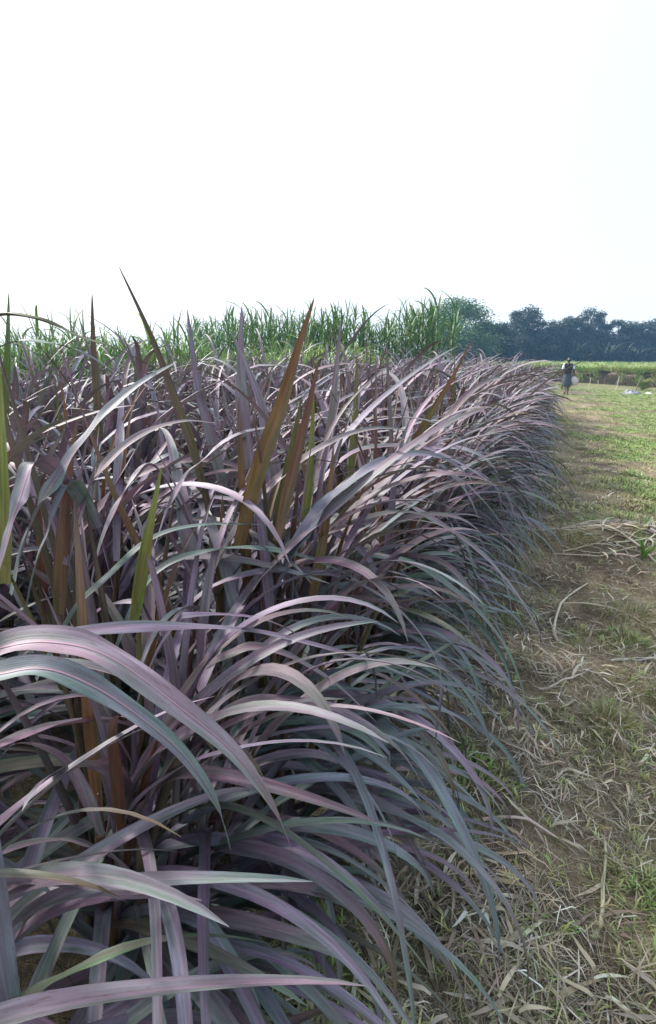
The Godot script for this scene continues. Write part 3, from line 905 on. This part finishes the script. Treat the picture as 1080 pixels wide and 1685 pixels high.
func build_green_crop() -> void:
	var darkg := [Color(0.17, 0.31, 0.12), Color(0.22, 0.36, 0.12), Color(0.13, 0.26, 0.12)]
	var bright := [Color(0.36, 0.52, 0.13), Color(0.28, 0.44, 0.11), Color(0.42, 0.56, 0.18)]
	var pale := [Color(0.24, 0.36, 0.20), Color(0.34, 0.43, 0.31), Color(0.18, 0.30, 0.12)]
	var tall := [green_source("green_grass_clump", 51, 3.6, 7, darkg, 0.056), green_source("green_grass_clump", 52, 3.6, 7, darkg, 0.056), green_source("green_grass_clump", 53, 3.6, 6, darkg, 0.056)]
	var short := [green_source("green_grass_clump", 61, 1.95, 10, bright, 0.034), green_source("green_grass_clump", 62, 1.95, 10, bright, 0.034)]
	var mid := [green_source("green_grass_clump", 71, 2.5, 9, pale, 0.04), green_source("green_grass_clump", 72, 2.5, 9, pale, 0.04), green_source("green_grass_clump", 73, 2.4, 9, darkg + bright, 0.04)]
	var r := rngof(19)
	# tall dark stand in the middle distance
	for row in 4:
		for k in 17:
			var x := -6.5 + k * 0.62 + r.randf_range(-0.2, 0.2) + row * 0.25
			var z := -16.6 - row * 0.8 - maxf(0.0, -x - 0.3) * 1.3 + r.randf_range(-0.2, 0.2)
			if x > 3.5 + row * 0.15: continue
			dup(tall[r.randi() % 3], Vector3(x, ground_y(x, z), z), r.randf() * TAU, Vector3(1, r.randf_range(0.84, 1.1), 1) * r.randf_range(0.95, 1.05), "tall dark green fodder grass clump in the stand against the sky", "tall green fodder grass clumps")
	# shorter bright strip before it
	for row in 3:
		for k in 14:
			var x := -6.2 + k * 0.55 + r.randf_range(-0.15, 0.15)
			var z := -12.6 - row * 0.75 - maxf(0.0, -x - 1.0) * 0.25 + r.randf_range(-0.2, 0.2)
			dup(short[r.randi() % 2], Vector3(x, ground_y(x, z), z), r.randf() * TAU, Vector3.ONE * r.randf_range(0.85, 1.05), "short bright green grass clump in front of the tall dark stand", "short bright green grass clumps")
	# pale green block on the left
	for row in 7:
		for k in 22:
			var p := EDGE + INTO * (5.3 + row * 0.75) + ALONG * (-3.0 + k * 0.75) + Vector2(r.randf_range(-0.2, 0.2), r.randf_range(-0.2, 0.2))
			if p.y < -12.5 or p.x / p.y < 0.2 or p.length() < 8.0: continue
			if p.x / p.y > 0.72 or p.y > -1.0: continue
			dup(mid[r.randi() % 3], Vector3(p.x, ground_y(p.x, p.y), p.y), r.randf() * TAU, Vector3.ONE * r.randf_range(0.75, 1.0), "pale green fodder grass clump on the left beyond the purple field", "pale green fodder grass clumps")
	for t in tall + short + mid: t.free()


const NTH := ["first", "second", "third", "fourth", "fifth", "sixth", "seventh", "eighth", "ninth", "tenth", "eleventh", "twelfth", "thirteenth", "fourteenth", "fifteenth", "sixteenth", "seventeenth", "eighteenth", "nineteenth", "twentieth", "twenty-first", "twenty-second", "twenty-third", "twenty-fourth", "twenty-fifth", "twenty-sixth", "twenty-seventh", "twenty-eighth", "twenty-ninth", "thirtieth"]

func build_purple_field() -> void:
	var group := "purple napier grass clumps in the field"
	var near := [
		["C3", Vector2(-0.74, -0.42), 14, 1.0, 0.5, "purple grass clump nearest the camera, its broad pink leaf arching across the lower left"],
		["C2", Vector2(-0.50, -0.98), 18, 1.1, 0.6, "purple grass clump at the left edge with a broad blue-grey leaf and yellow-green shoots"],
		["C1", Vector2(-0.20, -1.32), 19, 1.12, 0.75, "purple grass clump in the middle with the tall orange-brown upright leaf"],
		["C4", Vector2(0.02, -1.98), 19, 1.12, 0.8, "purple grass clump whose long leaves hang farthest over the path"],
		["C5", Vector2(0.30, -2.62), 19, 1.12, 0.8, "purple grass clump along the path edge just behind the one hanging farthest over"],
		["D1", Vector2(-0.85, -1.62), 15, 1.15, 0.55, "second-row purple grass clump left of the orange-brown upright leaf"],
		["D2", Vector2(-1.25, -1.05), 15, 1.12, 0.55, "second-row purple grass clump at the left edge of the picture"],
		["D3", Vector2(-0.52, -2.3), 15, 1.18, 0.55, "second-row purple grass clump directly behind the orange-brown upright leaf"],
		["D4", Vector2(-0.2, -2.95), 15, 1.18, 0.55, "second-row purple grass clump behind the leaves hanging farthest over the path"]]
	var taken := []
	for k in near.size():
		var e: Array = near[k]
		var p: Vector2 = e[1]
		taken.append(p)
		near_clump(e[0], Vector3(p.x, ground_y(p.x, p.y), p.y), 100 + k, e[2], e[3], e[4], e[5])
	var inner := []
	var rim := []
	for k in 5: inner.append(clump_source("purple_grass_clump", 200 + k, 15, 1.12, 0.5, "", group))
	for k in 4: rim.append(clump_source("purple_grass_clump", 300 + k, 17, 1.14, 0.75, "", group))
	var r := rngof(23)
	var nth := 5
	for row in 8:
		for k in 28:
			var p := EDGE + INTO * (0.22 + row * 0.66) + ALONG * (-2.2 + k * 0.68 + (row % 2) * 0.3) + Vector2(r.randf_range(-0.1, 0.1), r.randf_range(-0.1, 0.1))
			var skip := false
			for q in taken: skip = skip or p.distance_to(q) < 0.52
			if skip or p.length() < 0.75 or (row < 2 and p.length() < 1.7): continue
			if p.y > 0.4 and p.x > -2.0: continue
			if row == 0 and k > 25: continue
			if p.y > -0.4 and row > 3: continue
			if p.y < -0.5 and absf(p.x / p.y) > 1.5: continue
			var s := Vector3(1, r.randf_range(0.94, 1.12) if row > 0 else r.randf_range(0.92, 1.03), 1) * r.randf_range(0.92, 1.06) * (0.86 if k > 21 and row == 0 else 1.0)
			var at := Vector3(p.x, ground_y(p.x, p.y), p.y)
			if row == 0:
				var label := "purple grass clump beside the camera, just outside the left edge"
				if p.y < -1.0:
					label = "%s purple grass clump along the path edge, counted from the camera" % NTH[mini(nth, 29)]
					nth += 1
				dup(rim[k % 4], at, r.randf_range(-0.25, 0.25), s, label, group)
			else:
				dup(inner[r.randi() % 5], at, r.randf_range(-0.7, 0.7), s, "purple grass clump in the %s row in from the path, %s half of the field" % [NTH[row], "near" if p.length() < 9 else "far"], group)
	for t in inner + rim: t.free()


func build_person() -> void:
	var at := Vector3(11.5, 0, -25.6)
	at.y = ground_y(at.x, at.z)
	var o := thing("person", at, "person in a dark vest and grey-blue wrap walking away down the path", "person", "", -0.2)
	var V := func(x: float, y: float, z: float) -> Vector3: return Vector3(x, y, z)
	var bones := [
		[Vector3(0, 0.93, 0), Vector3(0, 1.08, 0.01), 0.125, 0.115], [Vector3(0, 1.08, 0.01), Vector3(0, 1.3, 0.0), 0.115, 0.13],
		[Vector3(-0.12, 1.38, 0.0), Vector3(0.12, 1.38, 0.0), 0.075, 0.075], [Vector3(0, 1.38, 0), Vector3(0, 1.5, -0.015), 0.06, 0.052],
		[Vector3(0, 1.57, -0.03), Vector3(0, 1.62, -0.02), 0.078, 0.086], [Vector3(0, 1.53, -0.07), Vector3(0, 1.52, -0.085), 0.045, 0.035],
		[Vector3(0, 1.575, -0.11), Vector3(0, 1.555, -0.125), 0.012, 0.016],
		[Vector3(-0.088, 1.57, -0.01), Vector3(-0.092, 1.59, 0.0), 0.014, 0.016], [Vector3(0.088, 1.57, -0.01), Vector3(0.092, 1.59, 0.0), 0.014, 0.016],
		[Vector3(-0.17, 1.39, 0), Vector3(-0.24, 1.13, 0.04), 0.055, 0.043], [Vector3(-0.24, 1.13, 0.04), Vector3(-0.23, 0.90, -0.08), 0.042, 0.028],
		[Vector3(0.17, 1.39, 0), Vector3(0.26, 1.14, 0.04), 0.055, 0.043], [Vector3(0.26, 1.14, 0.04), Vector3(0.31, 0.93, -0.03), 0.042, 0.028],
		[Vector3(0.09, 0.92, 0), Vector3(0.10, 0.5, -0.07), 0.095, 0.062], [Vector3(0.10, 0.5, -0.07), Vector3(0.10, 0.09, 0.0), 0.06, 0.038], [Vector3(0.10, 0.045, 0.03), Vector3(0.10, 0.03, -0.17), 0.042, 0.028],
		[Vector3(-0.09, 0.92, 0), Vector3(-0.09, 0.5, 0.0), 0.095, 0.062], [Vector3(-0.09, 0.5, 0.0), Vector3(-0.09, 0.17, 0.25), 0.06, 0.038], [Vector3(-0.09, 0.13, 0.29), Vector3(-0.09, 0.035, 0.14), 0.04, 0.028]]
	for s in [-1, 1]:                                # palms, four unequal fingers and a thumb
		var w := Vector3(-0.23, 0.90, -0.08) if s < 0 else Vector3(0.31, 0.93, -0.03)
		bones.append([w, w + Vector3(0.005 * s, -0.075, -0.01), 0.026, 0.032])
		for k in 4:
			var root := w + Vector3(0.004 * s, -0.085, -0.04 + k * 0.022)
			var len_: float = [0.032, 0.04, 0.037, 0.028][k]
			bones.append([root, root + Vector3(0.004 * s, -len_, 0.0), 0.010, 0.009])
			bones.append([root + Vector3(0.004 * s, -len_, 0.0), root + Vector3(-0.016 * s, -len_ * 1.7, 0.0), 0.009, 0.008])
		bones.append([w + Vector3(0, -0.03, -0.03), w + Vector3(-0.012 * s, -0.075, -0.058), 0.011, 0.009])
	part(o, "body", body_mesh(bones, 0.0125, 0.03, M.skin))
	part(o, "hair", body_mesh([[Vector3(0, 1.60, 0.0), Vector3(0, 1.635, -0.025), 0.09, 0.092], [Vector3(0, 1.55, 0.045), Vector3(0, 1.60, 0.04), 0.05, 0.07]], 0.0125, 0.03, M.hair))
	var torso := [[Vector3(0, 0.96, 0), Vector3(0, 1.08, 0.01), 0.15, 0.14], [Vector3(0, 1.08, 0.01), Vector3(0, 1.3, 0.0), 0.14, 0.155], [Vector3(-0.13, 1.375, 0.0), Vector3(0.13, 1.375, 0.0), 0.092, 0.092], [Vector3(-0.07, 1.1, 0), Vector3(-0.11, 1.33, 0), 0.11, 0.11], [Vector3(0.07, 1.1, 0), Vector3(0.11, 1.33, 0), 0.11, 0.11]]
	part(o, "vest", body_mesh(torso, 0.0125, 0.03, M.vest, 0.93, 1.46))
	part(o, "sleeve", body_mesh([[Vector3(-0.19, 1.385, 0), Vector3(-0.235, 1.2, 0.03), 0.072, 0.062]], 0.0125, 0.02, M.shirt, 1.2, 1.5))
	part(o, "sleeve", body_mesh([[Vector3(0.19, 1.385, 0), Vector3(0.24, 1.2, 0.03), 0.072, 0.062]], 0.0125, 0.02, M.shirt, 1.2, 1.5))
	# wrapped cloth: rings with hanging folds
	var g := Geo.new()
	var n := 48
	var prof := [[1.0, 0.155, 0.0], [0.9, 0.185, 0.004], [0.75, 0.2, 0.01], [0.6, 0.215, 0.016], [0.46, 0.225, 0.022], [0.44, 0.215, 0.022]]
	for k in prof.size():
		for j in n + 1:
			var a := TAU * j / n
			var rr: float = prof[k][1] + prof[k][2] * sin(a * 9.0 + sin(a * 2.0) * 2.0)
			var p := Vector3(cos(a) * rr, prof[k][0] + 0.02 * sin(a * 2.0 + 1.0) * (k / 5.0), sin(a) * rr * 0.82 + 0.01)
			g.v.append(p)
			g.n.append(Vector3(cos(a), 0.1, sin(a)).normalized())
			g.uv.append(Vector2(j, k))
			g.c.append(Color.WHITE if int(j / 6) % 3 > 0 else Color(1.35, 1.35, 1.3))
	for k in prof.size() - 1:
		for j in n:
			var q := k * (n + 1) + j
			g.i.append_array(PackedInt32Array([q, q + 1, q + n + 1, q + 1, q + n + 2, q + n + 1]))
	part(o, "wrap_skirt", g.mesh(M.wrap))
	# tied sack hanging from the right hand
	var hand := Vector3(0.31, 0.845, -0.04).rotated(Vector3.UP, -0.2) + at
	var b := thing("cloth_bundle", hand + Vector3(0.05, -0.42, 0), "white and pink tied cloth bundle hanging from the walking person's right hand", "bundle")
	var gb := Geo.new()
	var rows := 16
	for k in rows + 1:
		var f := float(k) / rows
		for j in n + 1:
			var a := TAU * j / n
			var rr := 0.215 * pow(sin(PI * clampf(f * 0.86 + 0.02, 0, 1)), 0.6) * (1.0 + 0.05 * sin(a * 6.0 + f * 3.0) + 0.04 * sin(a * 11.0))
			if f > 0.86: rr = lerpf(rr, 0.03 + 0.012 * sin(a * 8.0), (f - 0.86) / 0.14)
			gb.v.append(Vector3(cos(a) * rr - 0.05 * f * f, f * 0.44, sin(a) * rr))
			gb.n.append(Vector3(cos(a), f - 0.5, sin(a)).normalized())
			gb.uv.append(Vector2(j, k))
			gb.c.append(Color(0.5, 0.22, 0.24) if cos(a + 0.5) > -0.1 else Color(0.55, 0.5, 0.5))
	for k in rows:
		for j in n:
			var q := k * (n + 1) + j
			gb.i.append_array(PackedInt32Array([q, q + 1, q + n + 1, q + 1, q + n + 2, q + n + 1]))
	part(b, "sack", gb.mesh(M.sack))


func build_path_things() -> void:
	var r := rngof(5)
	# dry cane stalks lying on the path
	var stalks := [
		[Vector2(1.36, -2.72), Vector2(1.92, -3.5), 0.010, "long bleached dry stalk curving across the path"],
		[Vector2(1.42, -2.85), Vector2(1.48, -3.05), 0.007, "short dry twig forking from the long bleached stalk"],
		[Vector2(2.25, -4.3), Vector2(2.6, -3.55), 0.011, "pale dry cane at the right edge beside the green weed"],
		[Vector2(2.4, -4.4), Vector2(2.95, -3.75), 0.013, "thick dry cane lying behind the green weed"],
		[Vector2(1.7, -4.75), Vector2(2.3, -4.5), 0.009, "dry stalk at the upper end of the litter heap"],
		[Vector2(1.75, -4.6), Vector2(2.5, -4.75), 0.008, "dry stalk crossing the litter heap"],
		[Vector2(1.05, -2.22), Vector2(1.42, -2.42), 0.006, "thin bent straw near the tip of the hanging leaf"],
		[Vector2(0.72, -2.40), Vector2(0.92, -2.28), 0.008, "short white stalk lying by the hanging leaf tips"],
		[Vector2(1.0, -2.02), Vector2(1.2, -1.92), 0.005, "thin straw in the lower middle of the path"],
		[Vector2(1.55, -2.5), Vector2(1.95, -2.62), 0.007, "dry stalk right of the long bleached stalk"],
		[Vector2(1.85, -2.3), Vector2(1.98, -3.0), 0.006, "upright-lying dry stalk by the yellow tuft"],
		[Vector2(2.0, -2.9), Vector2(2.3, -2.55), 0.007, "dry stalk right of the yellow tuft"],
		[Vector2(0.5, -1.45), Vector2(0.85, -1.3), 0.006, "straw lying close to the camera under the grass"],
		[Vector2(0.75, -1.05), Vector2(0.95, -1.4), 0.007, "dry stalk on the ground in the lower right"],
		[Vector2(0.3, -1.15), Vector2(0.55, -0.95), 0.006, "thin straw lying nearest the camera"]]
	for k in 34:
		var c := Vector2(2.5 + r.randf_range(-0.6, 0.6), -4.15 + r.randf_range(-0.35, 0.3))
		var d := Vector2.from_angle(r.randf_range(-0.5, 1.1)) * r.randf_range(0.14, 0.36)
		stalks.append([c - d, c + d, r.randf_range(0.003, 0.008), "broken dry stalk in the tangled litter heap beside the green weed"])
	for s in stalks:
		var a: Vector2 = s[0]
		var b: Vector2 = s[1]
		var mid := (a + b) * 0.5
		var base := Vector3(mid.x, ground_y(mid.x, mid.y), mid.y)
		var o := thing("dry_stalk", base, s[3], "stalk", "dry stalks littering the path")
		var pts := PackedVector3Array()
		var rad := PackedFloat32Array()
		var bow := r.randf_range(-0.16, 0.16)
		var nn := (b - a).orthogonal()
		for k in 9:
			var f := k / 8.0
			var p := a.lerp(b, f) + nn * bow * 4.0 * f * (1 - f) + Vector2(r.randf_range(-1, 1), r.randf_range(-1, 1)) * 0.008
			pts.append(Vector3(p.x, ground_y(p.x, p.y) + s[2] * 1.1 + 0.012 * sin(f * PI), p.y) - base)
			rad.append(s[2] * (1.0 - 0.45 * f) * (1.2 if k % 3 == 1 else 1.0))
		var g := Geo.new()
		tube(g, pts, rad, 7, vary(Color(0.52, 0.46, 0.36), r, 0.22))
		part(o, "cane", g.mesh(M.straw))
		var lg := Geo.new()                       # a shred of dry sheath still on it
		blade(lg, {"p": pts[4], "az": r.randf() * TAU, "el": 0.25, "len": a.distance_to(b) * 0.45, "w": 0.016, "droop": 0.4, "pw": 1.0, "curl": 0.8, "twist": 1.0, "fold": 0.4, "ripple": 0.3, "col": Color(0.46, 0.41, 0.32), "tip": Color(0.34, 0.29, 0.21), "kink": 2.0}, 9, 2, r)
		part(o, "sheath", lg.mesh(M.straw))
	# grass tufts and weeds one can point at
	var yellow := [Color(0.36, 0.36, 0.13), Color(0.45, 0.40, 0.19), Color(0.24, 0.30, 0.08), Color(0.5, 0.46, 0.26)]
	var greens := [Color(0.20, 0.32, 0.07), Color(0.26, 0.36, 0.10), Color(0.15, 0.26, 0.06)]
	var tufts := [
		[Vector2(1.93, -2.98), 0.17, 150, yellow, "yellow-green grass tuft right of the long bleached stalk"],
		[Vector2(1.75, -4.2), 0.12, 110, yellow, "olive grass tuft at the left end of the litter heap"],
		[Vector2(2.62, -4.85), 0.17, 90, greens, "bright green grass tuft behind the litter heap"],
		[Vector2(3.0, -4.7), 0.17, 80, greens, "green grass tuft at the right edge behind the dry canes"],
		[Vector2(1.25, -1.95), 0.11, 110, yellow, "straw-coloured grass tuft at the right, below the yellow tuft"],
		[Vector2(1.6, -2.1), 0.10, 90, yellow, "dry grass tuft near the lower right corner of the path"],
		[Vector2(2.05, -4.05), 0.15, 90, yellow, "yellowish grass tuft on the left shoulder of the litter heap"],
		[Vector2(2.85, -4.4), 0.2, 90, greens, "tall green grass tuft growing out of the litter heap"],
		[Vector2(2.3, -4.6), 0.16, 80, greens, "green grass tuft behind the left end of the litter heap"],
		[Vector2(0.72, -2.75), 0.10, 60, greens, "small green tuft beneath the hanging leaves"],
		[Vector2(0.62, -1.55), 0.07, 60, yellow, "low straw tuft near the camera under the leaf tips"]]
	for t in tufts:
		var p: Vector2 = t[0]
		var o := thing("grass_tuft", Vector3(p.x, ground_y(p.x, p.y), p.y), t[4], "grass tuft", "grass tufts on the path")
		var g := Geo.new()
		for k in int(t[2]):
			var a := r.randf() * TAU
			var q: float = sqrt(r.randf()) * t[1] * 0.75
			var c := vary(t[3][r.randi() % t[3].size()], r, 0.2)
			blade(g, {"p": Vector3(cos(a) * q, -0.01, sin(a) * q), "az": a + r.randf_range(-0.9, 0.9), "el": r.randf_range(0.4, 1.5), "len": t[1] * r.randf_range(0.5, 1.25), "w": r.randf_range(0.003, 0.006), "droop": r.randf_range(0.5, 2.0), "pw": 1.3, "curl": r.randf_range(-1, 1), "twist": 0.6, "fold": 0.3, "ripple": 0.0, "col": c, "tip": c.lerp(Color(0.5, 0.44, 0.25), 0.3), "kink": 2.0}, 8, 2, r)
		part(o, "blades", g.mesh(M.green), Vector3.ZERO, "stuff")
	var weed := thing("broadleaf_weed", Vector3(2.45, ground_y(2.45, -3.75), -3.75), "upright bright green weed sprouting beside the pale dry cane", "weed")
	for k in 6:
		var g := Geo.new()
		var c := vary(Color(0.18, 0.36, 0.06), r)
		blade(g, {"p": Vector3(0, -0.01, 0), "az": k * 2.2, "el": r.randf_range(1.1, 1.5), "len": r.randf_range(0.16, 0.3), "w": 0.03, "droop": r.randf_range(0.4, 1.3), "pw": 2.0, "curl": 0.3, "twist": 0.3, "fold": 0.35, "ripple": 0.1, "col": c, "tip": c, "kink": 2.0}, 12, 4, r)
		part(weed, "leaf", g.mesh(M.green))
	# crumpled grey plastic sheet and a white scrap at the bank
	var g := Geo.new()
	var n := 44
	var sheet := FastNoiseLite.new()
	sheet.seed = 4
	sheet.frequency = 0.9
	sheet.noise_type = FastNoiseLite.TYPE_CELLULAR
	sheet.cellular_return_type = FastNoiseLite.RETURN_DISTANCE
	for a in n + 1:
		for b in n + 1:
			var u := 2.0 * a / n - 1.0
			var v := 2.0 * b / n - 1.0
			var d := maxf(0.0, 1.0 - pow(absf(u), 2.4) - pow(absf(v), 2.4))
			var y := pow(d, 0.5) * (0.2 + 0.22 * maxf(0.0, sin(u * 2.4 + 0.6))) + (sheet.get_noise_2d(u * 3.0, v * 3.0) * 0.3 + sheet.get_noise_2d(u * 7.0 + 5.0, v * 7.0) * 0.12) * sqrt(d)
			g.v.append(Vector3(u * 0.68 + sheet.get_noise_2d(v * 3.0, u * 3.0 + 9.0) * 0.08, maxf(y, 0.0), v * 0.5))
			g.uv.append(Vector2(u, v))
			var s := wobble.get_noise_2d(u * 60.0, v * 60.0)
			g.c.append(Color(0.13, 0.14, 0.17).lerp(Color(0.30, 0.31, 0.33), clampf(0.4 + s * 1.3, 0, 1)))
	for a in n + 1:
		for b in n + 1:
			var du: Vector3 = g.v[mini(a + 1, n) * (n + 1) + b] - g.v[maxi(a - 1, 0) * (n + 1) + b]
			var dv: Vector3 = g.v[a * (n + 1) + mini(b + 1, n)] - g.v[a * (n + 1) + maxi(b - 1, 0)]
			g.n.append(dv.cross(du).normalized())
	for a in n:
		for b in n:
			var q := a * (n + 1) + b
			g.i.append_array(PackedInt32Array([q, q + n + 1, q + 1, q + 1, q + n + 1, q + n + 2]))
	var so := part(self, "plastic_sheet", g.mesh(M.sheet), Vector3(14.85, ground_y(14.85, -26.1) - 0.01, -26.1))
	tag(so, "crumpled grey-blue plastic sheet heaped on the ground near the earth bank", "plastic sheet")
	var sc := part(self, "plastic_sheet", g.mesh(mat(Color(0.85, 0.82, 0.78), 0.6, false)), Vector3(15.85, ground_y(15.85, -26.2) - 0.01, -26.2))
	sc.scale = Vector3(0.42, 0.4, 0.35)
	tag(sc, "small white plastic scrap right of the grey sheet", "plastic sheet")
	# stakes along the bank
	var posts := [[13.9, -28.2, 0.75, 0.02, 0.02, 0.5], [14.25, -28.0, 0.62, -0.03, 0.02, 0.5], [15.4, -28.3, 0.8, 0.1, 0.022, 0.55], [16.5, -28.4, 0.85, 0.28, 0.035, 0.16], [19.0, -29.0, 1.15, 0.22, 0.06, 0.10], [12.6, -29.0, 0.5, -0.05, 0.02, 0.4]]
	var plabel := ["thin pale stake, left one of the pair before the bank", "thin pale stake, right one of the pair before the bank", "thin pale stake standing alone in the middle of the bank", "dark stake leaning right before the brown bank", "thick dark post leaning right behind the grey plastic sheet", "short stake nearest the walking person"]
	for k in posts.size():
		var p: Array = posts[k]
		var o := thing("stake", Vector3(p[0], ground_y(p[0], p[1]) - 0.03, p[1]), plabel[k], "stake", "stakes along the earth bank")
		var gp := Geo.new()
		tube(gp, PackedVector3Array([Vector3.ZERO, Vector3(p[3] * p[2] * 0.5 + 0.01, p[2] * 0.5, 0), Vector3(p[3] * p[2], p[2], 0.02)]), PackedFloat32Array([p[4], p[4] * 0.9, p[4] * 0.75]), 8, Color(p[5], p[5] * 0.9, p[5] * 0.75))
		part(o, "post", gp.mesh(M.wood))
	# weeds at the foot of the bank
	var wl := ["yellow-green weed bush before the brown bank, left of the grey sheet", "weed bush at the right edge against the brown bank", "small weed bush beside the pair of pale stakes", "leafy weed on top of the bank at the right"]
	var wp := [Vector3(17.2, 0, -28.9), Vector3(20.2, 0, -29.6), Vector3(13.1, 0, -29.2), Vector3(27.0, 1.0, -40.0)]
	var wm := [bush_mesh(81, 0.9, [Color(0.25, 0.30, 0.07), Color(0.33, 0.34, 0.12)]), bush_mesh(82, 0.8, [Color(0.2, 0.27, 0.07), Color(0.3, 0.3, 0.12)])]
	for k in 4:
		var o := thing("weed_bush", wp[k], wl[k], "bush", "weed bushes on the bank", k * 1.3)
		part(o, "leaves", wm[k % 2])


func build_cover() -> void:
	var r := rngof(91)
	var xs := []
	var cs := []
	# loose straw, dense near the camera
	for k in 110000:
		var d := 0.6 + pow(r.randf(), 1.8) * 15.0
		var a := r.randf_range(-0.42, 1.0)
		var x := sin(a) * d
		var z := -cos(a) * d
		if across(x, z) < -0.7: continue
		if r.randf() < greenness(x, z) * 0.7: continue
		if patch.get_noise_2d(x * 35.0 + 500.0, z * 35.0) < -0.12 and r.randf() < 0.7: continue
		var s := r.randf_range(0.4, 1.3) * (1.0 + d * 0.04)
		var tilt := Basis(Vector3.UP, r.randf() * TAU) * Basis(Vector3.BACK, r.randf_range(-0.12, 0.16))
		xs.append(Transform3D(tilt.scaled(Vector3(s, s, s)), Vector3(x, ground_y(x, z) + 0.006 + r.randf() * 0.012, z)))
		var dry := Color(0.50, 0.43, 0.31).lerp(Color(0.20, 0.15, 0.10), r.randf())
		cs.append(vary(dry.lerp(Color(0.76, 0.71, 0.62), pow(r.randf(), 6.0)), r, 0.15))
	var kinds := [straw_mesh(1, 0.07, 0.0007, 0.06, false), straw_mesh(2, 0.13, 0.0009, 0.05, false), straw_mesh(5, 0.08, 0.0007, 0.12, false), straw_mesh(6, 0.09, 0.0028, 0.03, true), straw_mesh(7, 0.13, 0.011, 0.05, true)]
	var what := ["fine bleached straw bits strewn over the path", "longer dry stalk pieces strewn over the path", "bent grass fibres matted over the path", "small shreds of dry leaf on the path", "curled strips of dry leaf on the path"]
	var share := [0.0, 0.34, 0.56, 0.82, 0.975, 1.0]
	for q in 5:
		scatter("loose_straw", kinds[q], xs.slice(int(xs.size() * share[q]), int(xs.size() * share[q + 1])), cs.slice(int(xs.size() * share[q]), int(xs.size() * share[q + 1])), what[q], "straw")
	# low living grass
	var sets := [[tuft_mesh(3, 9, 0.06, 0.035, 0.0045, 1.4), 26000, 0.6, 9.0], [tuft_mesh(4, 10, 0.09, 0.09, 0.011, 1.2), 52000, 6.0, 34.0]]
	var labels := ["low green and yellow grass sprouting through the straw near the camera", "short green grass covering the farther part of the path"]
	for q in 2:
		xs = []
		cs = []
		for k in int(sets[q][1]):
			var d: float = sets[q][2] + pow(r.randf(), 1.5) * (sets[q][3] - sets[q][2])
			var a := r.randf_range(-0.3, 1.0)
			var x := sin(a) * d
			var z := -cos(a) * d
			var t := across(x, z)
			if t < 0.0 and z > -19.5: continue
			if z < -28.5 and x > 18.0: continue
			var gk := greenness(x, z)
			if r.randf() > gk * 0.95 + (0.11 if q == 0 else 0.12): continue
			xs.append(Transform3D(Basis(Vector3.UP, r.randf() * TAU).scaled(Vector3.ONE * r.randf_range(0.5, 1.3)), Vector3(x, ground_y(x, z) - 0.004, z)))
			var c := Color(0.24, 0.37, 0.095).lerp(Color(0.44, 0.40, 0.20), clampf(r.randf() * 1.1 - gk * 0.6 + 0.15, 0, 1))
			cs.append(vary(c, r, 0.2))
		scatter("short_grass", sets[q][0], xs, cs, labels[q], "grass")
